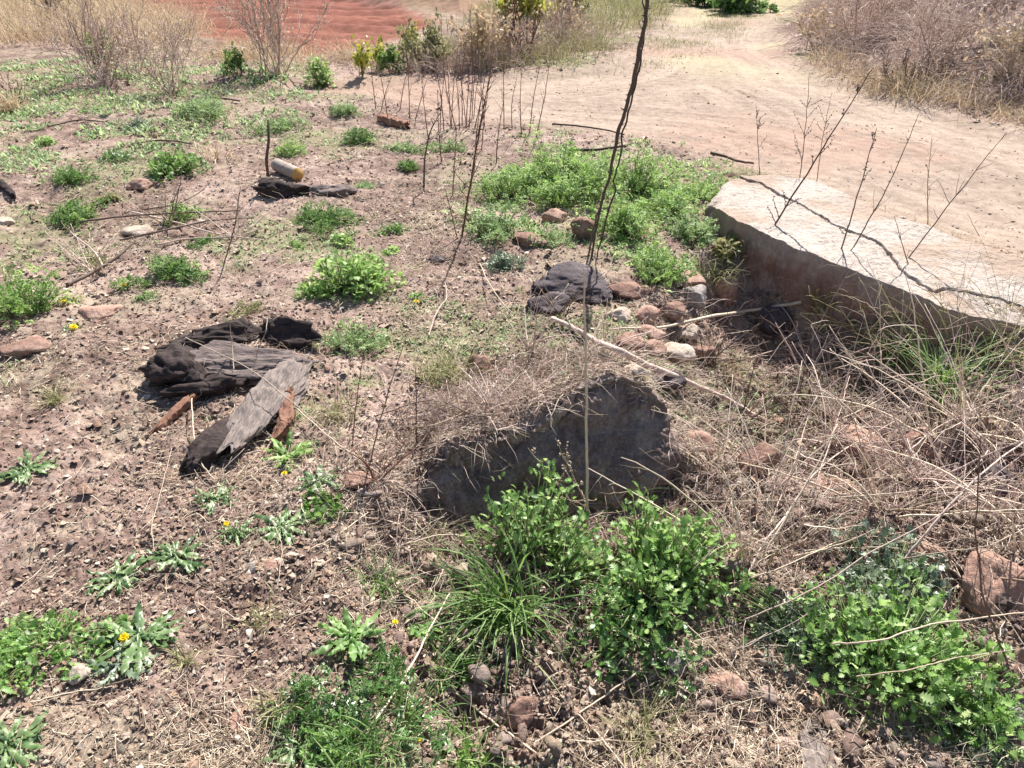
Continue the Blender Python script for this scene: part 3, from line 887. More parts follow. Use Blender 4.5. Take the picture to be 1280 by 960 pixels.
# ------------------------------------------------------------------ the cracked slab
def build_slab():
    # world outline of the top face: rows along the length, (far edge, near edge)
    zt = 0.10
    stations = [  # far px, near px, z far, z near, thickness
        ((912, 224), (898, 262), 0.16, 0.13, 0.42),
        ((930, 219), (915, 272), 0.17, 0.13, 0.40),
        ((965, 219), (950, 288), 0.17, 0.12, 0.40),
        ((1010, 224), (1000, 310), 0.17, 0.11, 0.37),
        ((1060, 244), (1062, 334), 0.16, 0.10, 0.33),
        ((1110, 266), (1125, 358), 0.15, 0.08, 0.28),
        ((1190, 293), (1195, 388), 0.14, 0.06, 0.24),
        ((1290, 329), (1290, 407), 0.12, 0.03, 0.22),
        ((1400, 372), (1400, 440), 0.08, 0.0, 0.22),
        ((1480, 410), (1470, 460), 0.05, -0.02, 0.2)]
    far = np.array([P(*s[0], s[2]) for s in stations]); near = np.array([P(*s[1], s[3]) for s in stations]); th = np.array([s[4] for s in stations])
    crk = [(905, 226), (950, 238), (975, 252), (1005, 264), (1040, 283), (1075, 296), (1100, 305), (1118, 322), (1130, 335), (1150, 345), (1172, 356), (1182, 352), (1215, 358), (1250, 362), (1290, 372), (1350, 384), (1480, 420)]
    crk = np.array([P(a, b, 0.11)[:2] for a, b in crk])
    NS, NT, NF, NB = 1000, 250, 60, 16
    s = np.linspace(0, 1, NS); k = np.linspace(0, 1, len(stations))
    def itp(a):
        return np.stack([np.interp(s, k, a[:, i]) for i in range(a.shape[1])], 1)
    fa = itp(far); ne = itp(near); t_ = np.interp(s, k, th)
    wob = 0.020 * gn2(s * 24, s * 0 + 3.3, 131) + 0.010 * gn2(s * 70, s * 0, 132)
    wob2 = 0.018 * gn2(s * 20, s * 0 + 7.3, 133) + 0.008 * gn2(s * 60, s * 0, 134)
    ax = ne - fa; axn = ax / np.linalg.norm(ax, axis=1, keepdims=True)
    ne = ne + axn * wob[:, None]; fa = fa + axn * wob2[:, None]
    rows = []
    # back face (up), top (far to near), front face (down), underneath
    down = np.array([0, 0, -1.0])
    for v in np.linspace(1, 0, NB, endpoint=False):
        rows.append(fa + down * (v * (t_ + 0.1))[:, None])
    for v in np.linspace(0, 1, NT):
        rows.append(fa + (ne - fa) * v)
    for v in np.linspace(0, 1, NF)[1:]:
        inw = axn * (-(0.05 * v + 0.09 * v * v))
        bulge = axn * (0.03 * np.sin(v * math.pi) * (1 + gn2(s * 9, s * 0 + v * 2, 135)))[:, None]
        rows.append(ne + inw + bulge + down * (v * (t_ + 0.25))[:, None])
    G = np.stack(rows, 1)                                # NS, R, 3
    R = G.shape[1]
    x = G[..., 0].ravel(); y = G[..., 1].ravel(); z = G[..., 2].ravel()
    V = np.stack([x, y, z], 1)
    # split along the crack: a narrow jagged groove
    dmin = np.full(len(V), 9.0)
    jx = x + 0.007 * gn2(x * 18, y * 18, 136) + 0.005 * gn2(x * 60, y * 60, 137); jy = y + 0.007 * gn2(x * 18 + 40, y * 18, 138) + 0.004 * gn2(x * 55 + 9, y * 55, 148)
    for a, b in zip(crk[:-1], crk[1:]):
        e = b - a; t = np.clip(((jx - a[0]) * e[0] + (jy - a[1]) * e[1]) / (e @ e), 0, 1)
        dmin = np.minimum(dmin, np.hypot(jx - a[0] - e[0] * t, jy - a[1] - e[1] * t))
    top = np.zeros((NS, R)); top[:, NB:NB + NT] = 1; top = top.ravel()
    wid = 0.0020 + 0.003 * gn2(x * 4, y * 4, 139) + 0.010 * smooth(0.45, 0.8, gn2(x * 11, y * 11, 149))
    groove = top * (1 - smooth(wid, wid + 0.0035, dmin))
    V[:, 2] -= 0.09 * groove
    sidey = sdpoly(x, y, [tuple(p) for p in np.concatenate([crk, [crk[-1] + [0, -3], crk[0] + [0, -3]]])])
    V[:, 2] -= top * smooth(-0.01, 0.01, sidey) * 0.010
    nn = 0.008 * gn2(x * 6, y * 6, 140) + 0.004 * gn2(x * 22, y * 22, 141) + 0.0022 * gn2(x * 70, y * 70, 142)
    V[:, 2] += top * nn
    fr = np.zeros((NS, R)); fr[:, NB + NT:] = 1; fr = fr.ravel()
    dv = 0.030 * vn3(V, 9, 143) + 0.014 * vn3(V, 28, 144) + 0.006 * vn3(V, 80, 145)
    an = np.repeat(axn, R, 0)
    edge = np.zeros((NS, R)); edge[:, NB + NT - 1:] = np.linspace(0, 1, NF)[None] ** 0.35; edge = edge.ravel()
    V += an * (fr * dv * edge)[:, None]
    idx = np.arange(NS * R).reshape(NS, R)
    Q = np.stack([idx[:-1, :-1], idx[1:, :-1], idx[1:, 1:], idx[:-1, 1:]], -1).reshape(-1, 4)
    # chipped rounded end cap
    c0 = V.reshape(NS, R, 3)[0].mean(0) + np.array([-0.04, 0.0, 0.0])
    NC = 30
    ring = V.reshape(NS, R, 3)[0]
    caps = []
    for u in np.linspace(0, 1, NC)[1:]:
        rr = c0 + (ring - c0) * (1 - u ** 1.6)[None] if False else c0 + (ring - c0) * (1 - u)
        rr = rr + np.array([-0.05 * math.sin(u * math.pi / 2), 0, 0]) * 1.0
        rr = rr + np.stack([0.02 * vn3(rr, 12, 146) + 0.01 * vn3(rr, 35, 147)] * 1, 1) * np.array([1, 0.3, 0.2])
        caps.append(rr)
    CV = np.concatenate([ring[None], np.array(caps)])
    ci = np.arange(NC * R).reshape(NC, R) + len(V)
    CQ = np.stack([ci[:-1, :-1], ci[:-1, 1:], ci[1:, 1:], ci[1:, :-1]], -1).reshape(-1, 4)
    ring2 = V.reshape(NS, R, 3)[-1]; c1 = ring2.mean(0) + np.array([0.05, 0, 0])
    caps2 = np.array([c1 + (ring2 - c1) * (1 - u) + np.array([0.05 * math.sin(u * 1.57), 0, 0]) + np.stack([0.02 * vn3(ring2 * (1.001 - u) + u, 12, 161)] * 3, 1) * math.sin(u * math.pi) for u in np.linspace(0, 1, NC)])
    ci2 = np.arange(NC * R).reshape(NC, R) + len(V) + len(CV.reshape(-1, 3))
    CQ = np.concatenate([CQ, np.stack([ci2[:-1, :-1], ci2[1:, :-1], ci2[1:, 1:], ci2[:-1, 1:]], -1).reshape(-1, 4)])
    V = np.concatenate([V, CV.reshape(-1, 3), caps2.reshape(-1, 3)])
    base = np.array([P(1090, 320, 0)[0], P(1090, 320, 0)[1], 0.0])
    frc = np.concatenate([np.maximum(np.clip(edge * 1.6, 0, 1) * fr, groove * 1.5), np.tile(np.clip(edge.reshape(NS, R)[0] * 1.6, 0, 1) * fr.reshape(NS, R)[0], NC), np.full(NC * R, 0.6)])  # front face and crack: soil brown that also paints in their shade
    me = mesh_np('stone_slab', V - base, [Q, CQ], {'soil_shading': frc}, True)
    bm = bmesh.new(); bm.from_mesh(me); bmesh.ops.recalc_face_normals(bm, faces=bm.faces); bm.to_mesh(me); bm.free()
    o = link('stone_slab', me, M['slab'], None, base)
    tag(o, 'large flat pale stone slab with a long jagged crack lying beside the track', 'stone slab')


def paint_soil_shading(mname, colr, lo_, hi_, sc):
    """earth colour with painted light and shade on a stone, where the mesh attribute 'soiled' says so"""
    nt_ = M[mname].node_tree
    b_ = [n for n in nt_.nodes if n.type == 'BSDF_PRINCIPLED'][0]
    src = b_.inputs['Base Color'].links[0].from_socket
    a_ = nt_.nodes.new('ShaderNodeAttribute'); a_.attribute_name = 'soil_shading'
    n_ = noise(nt_, sc, 5, 0.7)
    r_ = ramp(nt_, [(0.3, (lo_,) * 3), (0.55, (hi_,) * 3)]); nt_.links.new(n_.outputs[0], r_.inputs[0])
    m_ = nt_.nodes.new('ShaderNodeMath'); m_.operation = 'MULTIPLY'; nt_.links.new(a_.outputs['Fac'], m_.inputs[0]); nt_.links.new(r_.outputs[0], m_.inputs[1])
    x_ = nt_.nodes.new('ShaderNodeMix'); x_.data_type = 'RGBA'
    nt_.links.new(m_.outputs[0], x_.inputs[0]); nt_.links.new(src, x_.inputs[6]); x_.inputs[7].default_value = (*colr, 1)
    nt_.links.new(x_.outputs[2], b_.inputs['Base Color'])


paint_soil_shading('slab', (0.25, 0.155, 0.125), 0.3, 1.0, 7)  # earth brown, doubling as painted shade on the front face and crack
paint_soil_shading('boulder', (0.46, 0.36, 0.30), 0.5, 1.0, 14)  # pale soil crust, doubling as painted sunlight along the crest
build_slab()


# ------------------------------------------------------------------ the boulder
def build_boulder():
    # cross sections from one end to the other, in pixels: crest of the front face and its foot
    foot = BF.copy(); foot[:, 2] -= 0.08; foot[:, 1] -= 0.03
    crest = BC.copy(); backs = BC + np.array([0.0, 0.16, -0.16])
    st = BST
    NS, NA, NB = 300, 130, 90
    s = np.linspace(0, 1, NS); k = np.linspace(0, 1, len(st))
    itp = lambda a: np.stack([np.interp(s, k, a[:, i]) for i in range(3)], 1)
    def sm(a):
        w = np.ones(9) / 9
        return np.stack([np.convolve(np.pad(a[:, i], 4, mode='edge'), w, 'valid') for i in range(3)], 1)
    fo, cr, ba = sm(itp(foot)), sm(itp(crest)), sm(itp(backs))
    rows = []
    for v in np.linspace(0, 1, NA):
        p = fo + (cr - fo) * v
        p = p + np.array([0, -1, 0]) * 0.035 * math.sin(v * math.pi)
        rows.append(p)
    for v in np.linspace(0, 1, NB)[1:]:
        p = cr + (ba - cr) * v
        p[:, 2] += 0.015 * math.sin(v * math.pi)
        rows.append(p)
    G = np.stack(rows, 1); R = G.shape[1]
    c = G.mean((0, 1)); 
    for e, fr in ((0, np.linspace(0.0, 1, 16)), (-1, np.linspace(0.0, 1, 16))):
        pass
    V = G.reshape(-1, 3)
    nrm = np.zeros_like(G)
    du = np.gradient(G, axis=0); dv = np.gradient(G, axis=1)
    nrm = np.cross(du, dv); nrm /= np.linalg.norm(nrm, axis=2, keepdims=True) + 1e-9
    nrm = nrm.reshape(-1, 3)
    if nrm[(NS // 2) * R + NA // 2, 1] > 0: nrm = -nrm
    fac = vn3(V + 0.06 * vn3(V, 5, 159)[:, None], 3.3, 150)
    d = 0.060 * (np.floor(fac * 4) + smooth(0.55, 1.0, fac * 4 - np.floor(fac * 4))) / 4 + 0.034 * vn3(V, 6.5, 151) + 0.017 * vn3(V, 15, 152) + 0.009 * vn3(V, 38, 153) + 0.005 * vn3(V, 90, 154)
    # crusty upper rim near the lower end
    rowi = np.tile(np.arange(R), NS); su = np.repeat(s, R)
    rim = np.exp(-((rowi - NA) / 22.0) ** 2) * smooth(0.05, 0.2, su) * smooth(0.75, 0.5, su) if False else np.exp(-((rowi - NA) / 22.0) ** 2)
    d = d + rim * (0.018 * np.abs(vn3(V, 28, 155)) + 0.007 * vn3(V, 90, 156))
    V = V + nrm * d[:, None]
    idx = np.arange(NS * R).reshape(NS, R)
    Q = np.stack([idx[:-1, :-1], idx[1:, :-1], idx[1:, 1:], idx[:-1, 1:]], -1).reshape(-1, 4)
    Fs = [Q]
    Vs = [V]; off = len(V)
    for e in (0, NS - 1):
        ring = V.reshape(NS, R, 3)[e]; cc = (ring[0] + ring[-1] + ring[NA]) / 3 + np.array([-0.05 if e == 0 else 0.05, 0.03, -0.03])
        rr = np.array([cc + (ring - cc) * (1 - u) + np.array([0, 0, 0.0]) for u in np.linspace(0, 1, 14)])
        rr += (0.012 * vn3(rr.reshape(-1, 3), 20, 157)).reshape(14, R)[..., None] * np.sin(np.linspace(0, math.pi, 14))[:, None, None]
        ci = np.arange(14 * R).reshape(14, R) + off; off += 14 * R
        Vs.append(rr.reshape(-1, 3))
        Fs.append(np.stack([ci[:-1, :-1], ci[:-1, 1:], ci[1:, 1:], ci[1:, :-1]], -1).reshape(-1, 4))
    V = np.concatenate(Vs)
    base = at(690, 655)
    lit_crust = np.concatenate([np.clip(smooth(NA - 10, NA + 4, rowi) * (0.6 + 0.8 * vn3(V[:NS * R], 14, 158)), 0, 1), np.zeros(len(V) - NS * R)])  # pale crust on the crest, with its sunlit tone put into the colour
    me = mesh_np('boulder', V - base, [np.concatenate(Fs)], {'soil_shading': lit_crust}, True)
    bm = bmesh.new(); bm.from_mesh(me); bmesh.ops.remove_doubles(bm, verts=bm.verts, dist=1e-5); bmesh.ops.recalc_face_normals(bm, faces=bm.faces); bm.to_mesh(me); bm.free()
    o = link('boulder', me, M['boulder'], None, base)
    tag(o, 'big rough half buried boulder with a dark shaded face above the leafy clumps', 'boulder')


build_boulder()


# ------------------------------------------------------------------ slabs of wood
def wood_piece(pts_px, zs, w, th, seed, ns=120, nt=40, rag=0.02, rough=0.006, curve=0.0):
    """a rough split board along a pixel path: returns V, faces in world space"""
    pts = np.array([at(a, b, z) for (a, b), z in zip(pts_px, zs)])
    w = np.asarray(w, float)
    s = np.linspace(0, 1, ns); k = np.linspace(0, 1, len(pts))
    c = np.stack([np.interp(s, k, pts[:, i]) for i in range(3)], 1)
    ww = np.interp(s, np.linspace(0, 1, len(w)), w)
    t = np.gradient(c, axis=0); t /= np.linalg.norm(t, axis=1, keepdims=True)
    side = np.cross(t, np.array([0, 0, 1.0])); side /= np.linalg.norm(side, axis=1, keepdims=True)
    up = np.cross(side, t)
    prof = []
    an = np.linspace(0, 2 * math.pi, nt, endpoint=False)
    for a in an:
        ca, sa = math.cos(a), math.sin(a)
        u = np.sign(ca) * abs(ca) ** 0.5; v = np.sign(sa) * abs(sa) ** 0.5
        prof.append((u, v))
    prof = np.array(prof)
    en = np.minimum(1, np.minimum(s, 1 - s) * 14) ** 0.5
    rg = 1 + rag / ww.mean() * (gn2(s * 9, s * 0 + seed, seed) + 0.5 * gn2(s * 31, s * 0, seed + 1))
    V = c[:, None] + side[:, None] * (prof[None, :, 0] * (ww * rg * en)[:, None] * 0.5)[..., None] \
        + up[:, None] * (prof[None, :, 1] * 0.5 * th + curve * (prof[None, :, 0] ** 2))[..., None] * np.ones((ns, 1, 1))
    Vf = V.reshape(-1, 3)
    sc = np.stack([np.repeat(s * 3, nt), np.tile(np.cos(an) * 9, ns), np.tile(np.sin(an) * 9, ns)], 1)
    d = rough * (vn3(sc, 1.5, seed + 2) + 0.7 * vn3(sc, 4, seed + 3)) + 0.6 * rough * vn3(Vf, 60, seed + 4)
    # stagger the broken ends
    ends = (0.05 * vn3(sc * np.array([0, 1, 1]), 0.8, seed + 5)).reshape(ns, nt) * (np.abs(s - 0.5)[:, None] * 2) ** 6
    Vf = Vf + (np.repeat(up, nt, 0) * np.tile(prof[:, 1], ns)[:, None] + np.repeat(side, nt, 0) * np.tile(prof[:, 0], ns)[:, None] * 0.7) * d[:, None]
    Vf = Vf + np.repeat(t, nt, 0) * ends.ravel()[:, None]
    idx = np.arange(ns * nt).reshape(ns, nt); b = np.roll(idx, -1, 1)
    Q = np.stack([idx[:-1], b[:-1], b[1:], idx[1:]], -1).reshape(-1, 4)
    Vf = np.concatenate([Vf, [Vf[:nt].mean(0)], [Vf[-nt:].mean(0)]])
    c0, c1 = len(Vf) - 2, len(Vf) - 1
    T = np.concatenate([np.stack([b[0], idx[0], np.full(nt, c0)], 1), np.stack([idx[-1], b[-1], np.full(nt, c1)], 1)])
    return Vf, [Q, T]


def wood_obj(name, m, parent, base, *a, **k):
    V, Fs = wood_piece(*a, **k)
    me = mesh_np(name, V - np.asarray(base), Fs, None, True)
    return link(name, me, M[m], parent, None if parent else base)


# rotten stump: charred bark rim round a grey rotten core
b0 = at(300, 455)
st = thing('rotten_stump', 'crumbling rotten tree stump with black charred bark rim on the bare soil', 'tree stump', b0)


def wood_lump(name, m, parent, base, px, py, wpx, hpx, thick, seed, rz=0.0, grain=0.10, lift=0.0, sub=5, flat=0.55):
    """a flat ragged slab of rotten wood lying on the ground; wpx, hpx are its footprint"""
    p = at(px, py, lift); u = depth(p) / FPX
    sx = wpx * u * 0.5; sy = hpx * u * 0.5 / 0.52
    V, F = rock_verts((1, 1, 1), seed, 11, 0.12, sub, flat)
    V = V * np.array([sx, sy, thick])
    fib = 0.5 * vn3(V * np.array([3, 26, 26]), 1.0, seed + 5) + 0.35 * vn3(V * np.array([7, 60, 60]), 1.0, seed + 6) + 0.25 * vn3(V, 30, seed + 7)
    N = V / np.array([sx, sy, thick]) ** 2; N /= np.linalg.norm(N, axis=1, keepdims=True) + 1e-9
    V = V + N * (fib * grain * 0.2)[:, None]
    # broken ends
    V[:, 0] += 0.12 * sx * vn3(V * np.array([0, 40, 40]), 1.0, seed + 8) * (np.abs(V[:, 0]) / sx) ** 2
    c, s_ = math.cos(rz), math.sin(rz)
    V = V @ np.array([[c, s_, 0], [-s_, c, 0], [0, 0, 1]])
    V = V + p + np.array([0, 0, thick * 0.25])
    me = mesh_np(name, V - np.asarray(base), [F], None, True)
    return link(name, me, M[m], parent, None if parent else base)


wood_lump('bark_rim', 'char', st, b0, 226, 460, 62, 54, 0.075, 211, 0.5, 0.16, 0.02)
wood_lump('bark_rim', 'char', st, b0, 282, 424, 124, 24, 0.06, 212, 0.12, 0.14, 0.02)
wood_lump('bark_rim', 'char', st, b0, 360, 424, 84, 28, 0.05, 213, -0.35, 0.20, 0.015)
wood_lump('core', 'rot', st, b0, 306, 454, 150, 50, 0.042, 214, 0.0, 0.10, 0.015, 6)
wood_lump('bark_flake', 'char', st, b0, 258, 486, 96, 22, 0.04, 215, 0.15, 0.14, 0.02)
b1 = at(325, 520)
wp = thing('broken_plank', 'weathered grey split plank with rusty edge leaning from the rotten stump', 'plank', b1)
wood_lump('board', 'oldwood', wp, b1, 330, 506, 176, 32, 0.038, 217, 1.42, 0.14, 0.03, 6)
wood_obj('bark_edge', 'rust', wp, b1, [(362, 490), (358, 525), (345, 548)], [0.045, 0.045, 0.03], [0.03, 0.055, 0.035], 0.03, 205, 100, 30, 0.008, 0.008)
b2 = at(290, 575)
wk = wood_lump('wood_chunk', 'char', None, b2, 280, 552, 130, 30, 0.065, 216, 1.4, 0.14)
tag(wk, 'dark charred wood chunk propped under the foot of the split plank', 'wood chunk')
b3 = at(220, 518)
wk = wood_obj('branch', 'rust', None, b3, [(246, 492), (222, 512), (196, 538)], [0.035, 0.03, 0.012], [0.03, 0.032, 0.024], 0.028, 207, 80, 20, 0.006, 0.004)
tag(wk, 'short reddish brown branch end leaning against the rotten stump', 'branch')

# the short cut log
bl = at(362, 214)
lg = thing('log', 'short pale log with a fresh orange cut end lying on soil', 'log', bl)
pa = at(346, 206, 0.05); pb = at(372, 218, 0.05)
C = np.linspace(pa, pb, 14)[None]
R_ = np.full((1, 14), 0.048) * (1 + 0.05 * RNG.normal(size=(1, 14)))
V, Fs = tubes(C, R_, 20); mb = MB(); mb.add(V - bl, Fs); mb.build('bark', M['bark'], lg, True)
dr = (pb - pa) / np.linalg.norm(pb - pa)
V, Fs = tubes(np.array([[pb - dr * 0.004, pb + dr * 0.004]]), np.full((1, 2), 0.0475), 20); mb = MB(); mb.add(V - bl, Fs); mb.build('cut_end', M['cutwood'], lg)
# dark stake standing by it
ps = at(335, 222); 
C = np.array([[ps, PY(333, 200, ps[1] - 0.02), PY(336, 175, ps[1]), PY(335, 150, ps[1])]])
V, Fs = tubes(C, np.array([[0.012, 0.012, 0.010, 0.006]]), 7); mb = MB(); mb.add(V - ps, Fs)
tag(mb.build('stake', M['thorn'], None, True, ps), 'thin dark upright stake beside the short pale log', 'stake')

# ------------------------------------------------------------------ single stones
def pxrock(label, px, py, w, h, m, seed, sink=0.3, name='stone', cat='stone', deep=0.9, group=None, sub=4, z=0.0, rz=None, **kw):
    p = at(px, py, z)
    u = depth(p) / FPX
    sx = w * u * 0.5; sz = h * u * 0.42
    return rock(label, p, (sx, sx * deep, sz), m, seed, sink, RNG.uniform(-0.4, 0.4) if rz is None else rz, name, cat, group, sub, **kw)


tag(wood_lump('charred_log', 'char', None, at(350, 246), 350, 242, 66, 30, 0.07, 301, -0.3, 0.14, 0.01), 'short dark charred log just in front of the short pale log', 'log')
tag(wood_lump('wood_chunk', 'rot', None, at(418, 244), 418, 242, 46, 18, 0.05, 302, 0.2, 0.14, 0.01), 'dark weathered wood chunk between the charred log and the wide feathery clump', 'wood chunk')
pxrock('round reddish stone propped upright at the corner of the slab', 908, 374, 34, 46, 'pinkrock', 303, 0.15, flat=0.72)
pxrock('smooth grey blue stone beside the round reddish stone', 866, 382, 44, 40, 'greyrock', 304, 0.2, z=0.02)
pxrock('dusky pink stone behind the grey blue stone', 862, 354, 46, 30, 'pinkrock', 305)
pxrock('palest sunlit stone in the pile behind the boulder', 842, 448, 46, 30, 'palerock', 306, 0.15, z=0.03, flat=0.7)
pxrock('buff stone between the pale stone and the forked stick', 858, 420, 36, 26, 'palerock', 307, 0.2)
pxrock('brown stone with a curved top in the pile behind the boulder', 788, 440, 42, 36, 'redrock', 308, 0.2, flat=0.72)
pxrock('tan flat stone behind the brown curved stone', 812, 422, 38, 24, 'pinkrock', 309, 0.2)
pxrock('dark slate coloured stone under the thick fallen branch', 828, 482, 44, 34, 'darkrock', 310, 0.25)
pxrock('wide black stone with a pale worn top behind the boulder', 728, 360, 100, 36, 'darkrock', 311, 0.25, flat=0.45, rough=0.16, sub=5)
pxrock('low dark lumpy stone in front of the wide black stone', 680, 384, 56, 32, 'darkrock', 312, 0.35, flat=0.5, rough=0.16)
pxrock('dark red stone at the foot of the thorny stalk', 728, 296, 30, 40, 'redrock', 313, 0.2)
pxrock('flat reddish stone beside the pale feathery tuft', 663, 304, 42, 26, 'redrock', 314, 0.3)
pxrock('pinkish buff stone beside the dark red stone', 690, 276, 34, 22, 'pinkrock', 315)
pxrock('brick red stone under the clump behind the wide black stone', 790, 366, 52, 22, 'redrock', 316)
pxrock('pinkish round stone between grey blue stone and wide black stone', 806, 402, 34, 28, 'pinkrock', 351, 0.25, flat=0.66)
pxrock('buff round stone in front of the wide black stone', 772, 398, 30, 22, 'palerock', 352, 0.3, flat=0.66)
pxrock('rusty stone under the curved pale stick', 838, 396, 34, 28, 'redrock', 353, 0.25, flat=0.66)
pxrock('tan stone tucked beside the brown curved stone', 816, 442, 30, 24, 'pinkrock', 354, 0.25, flat=0.66)
pxrock('small buff stone beneath the thick pale branch', 796, 466, 26, 18, 'palerock', 355, 0.3, flat=0.66)
pxrock('brown stone beside the palest sunlit stone', 872, 446, 36, 28, 'redrock', 356, 0.3, flat=0.66)
pxrock('large crumbly pink rubble block beside the biggest leafy clump', 1248, 752, 92, 86, 'pinkrock', 317, 0.2, sub=5, rough=0.10)
pxrock('lumpy pink clod among straw above the biggest leafy clump', 1050, 622, 74, 40, 'pinkrock', 318, 0.3, 'soil_clod', 'clod', sub=5, rough=0.12)
pxrock('tall brown clod below the end of the thick branch', 942, 590, 56, 56, 'redrock', 319, 0.3, 'soil_clod', 'clod', sub=5, rough=0.10)
pxrock('broad pinkish clod under the crossing straws in the hollow', 1072, 560, 66, 40, 'pinkrock', 320, 0.3, 'soil_clod', 'clod', sub=5, rough=0.12)
pxrock('small bluish white stone in the hollow', 1000, 558, 22, 18, 'palerock', 321)
pxrock('dark stone half hidden by straw at the edge of the hollow', 1256, 612, 60, 40, 'darkrock', 322)
pxrock('black stone in the shaded hole beside the slab foot', 972, 404, 46, 40, 'darkrock', 323, 0.3)
pxrock('round pale pebble on soil beside the low leafy patch', 101, 842, 30, 24, 'palerock', 324, 0.3, flat=0.72)
pxrock('cracked brown clod beside the crossing straws', 650, 900, 44, 50, 'redrock', 325, 0.35, 'soil_clod', 'clod', rough=0.1)
pxrock('grey stone beside the biggest leafy clump edge', 1268, 896, 60, 36, 'greyrock', 326)
pxrock('pale stone lying on the track near the reed bank', 1096, 104, 34, 10, 'palerock', 327, 0.25)
pxrock('white stone lying on the track beyond the pale stone', 1008, 70, 22, 9, 'palerock', 328, 0.25)
pxrock('rusty brown clod on the litter behind the boulder', 598, 468, 36, 40, 'redrock', 329, 0.35, 'soil_clod', 'clod', rough=0.1)
pxrock('small dark clod on bare soil behind the yellow flower', 546, 326, 26, 14, 'darkrock', 330, 0.35, 'soil_clod', 'clod')
pxrock('pale flat stone on soil under the dry twig pile', 176, 292, 36, 18, 'palerock', 331)
pxrock('pinkish flat stone near the green tuft and twig pile', 178, 236, 30, 18, 'pinkrock', 332)
pxrock('whitish flake of stone at the photo edge below the clump', 8, 280, 22, 16, 'palerock', 333)
pxrock('broad buff stone lying flush in the soil before the yellow flowers', 122, 392, 54, 16, 'pinkrock', 334, 0.45)
pxrock('grey violet stone in the shade of the leafy clumps', 845, 836, 40, 36, 'greyrock', 335, 0.3)
pxrock('small pale stone between rosettes and stump', 400, 640, 22, 14, 'palerock', 336)
pxrock('pinkish clod lying beside the tall stem rosettes', 445, 602, 34, 24, 'pinkrock', 337, 0.4, 'soil_clod', 'clod')
pxrock('low brown clod on the soil ahead of the stump', 340, 570 - 60 + 200, 30, 16, 'pinkrock', 338, 0.45, 'soil_clod', 'clod')
pxrock('flat pink clod near the photo bottom beside the feathered rosette', 300, 905, 44, 22, 'pinkrock', 339, 0.45, 'soil_clod', 'clod')
pxrock('dark brown clod at the edge of bare soil by the photo edge', 28, 436, 60, 24, 'redrock', 340, 0.45, 'soil_clod', 'clod')
pxrock('buff clod beside the straw crossing under the leafy clump', 905, 858, 50, 30, 'pinkrock', 341, 0.4, 'soil_clod', 'clod')
pxrock('chunk of pink soil at the near edge of the hollow', 1160, 700, 60, 34, 'pinkrock', 342, 0.4, 'soil_clod', 'clod', rough=0.12)
pxrock('brown chunk beside the boulder end', 872, 560, 46, 40, 'pinkrock', 343, 0.4, 'soil_clod', 'clod', rough=0.12)
pxrock('russet chunk between the crossing straws', 1150, 560, 50, 40, 'redrock', 344, 0.4, 'soil_clod', 'clod', rough=0.12)
o = wood_obj('board', 'oldwood', None, at(1022, 942), [(1014, 915), (1022, 945), (1030, 985)], [0.02, 0.02, 0.02], [0.07, 0.085, 0.085], 0.03, 208, 80, 30, 0.008, 0.005)
tag(o, 'pale grey broken board end beside the biggest leafy clump', 'board')
o = wood_obj('wood_chunk', 'rust', None, at(492, 153), [(474, 147), (490, 152), (510, 158)], [0.03, 0.04, 0.03], [0.06, 0.10, 0.06], 0.07, 209, 60, 24, 0.02, 0.012)
tag(o, 'reddish brown wood chunk lying among the thin red stems', 'wood chunk')
o = wood_obj('charred_stick', 'char', None, at(8, 235), [(-12, 222), (4, 232), (18, 246)], [0.03, 0.03, 0.02], [0.05, 0.05, 0.03], 0.05, 210, 60, 20, 0.01, 0.008)
tag(o, 'black charred stick at the edge of the bare soil', 'stick')
# ------------------------------------------------------------------ leaf templates (y along the leaf)
def tpl_feather(pairs=4):
    V = []; F = []
    def dia(c, d, l, w):
        c = np.asarray(c, float); d = np.asarray(d, float); d /= np.linalg.norm(d)
        s = np.array([d[1], -d[0]])
        k = len(V)
        for q in (c, c + d * l * 0.55 + s * w, c + d * l, c + d * l * 0.55 - s * w):
            r = math.hypot(q[0], q[1])
            V.append((q[0], q[1], -0.30 * q[1] ** 2 - 0.25 * abs(q[0]) ** 1.5 + 0.05 * math.sin(q[0] * 31 + q[1] * 17)))
        F.append((k, k + 1, k + 2, k + 3))
    for i in range(pairs):
        y = 0.25 + 0.58 * i / (pairs - 1)
        ln = 0.40 * (1 - 0.55 * i / (pairs - 1))
        for sgn in (-1, 1):
            d = np.array([sgn * 0.85, 0.55])
            c = np.array([0, y])
            dia(c, d, ln, ln * 0.16)
            for q, a in ((0.45, 0.7), (0.45, -0.7)):
                ca, sa = math.cos(a), math.sin(a)
                dia(c + d / np.linalg.norm(d) * ln * q, np.array([d[0] * ca - d[1] * sa, d[0] * sa + d[1] * ca]), ln * 0.55, ln * 0.13)
    for a in (-0.6, 0, 0.6):
        dia((0, 0.8), (math.sin(a), math.cos(a)), 0.24, 0.05)
    k = len(V)
    V += [(-0.012, 0, 0), (0.012, 0, 0), (0.006, 0.85, -0.2), (-0.006, 0.85, -0.2)]; F.append((k, k + 1, k + 2, k + 3))
    return np.array(V), [np.array(F)]


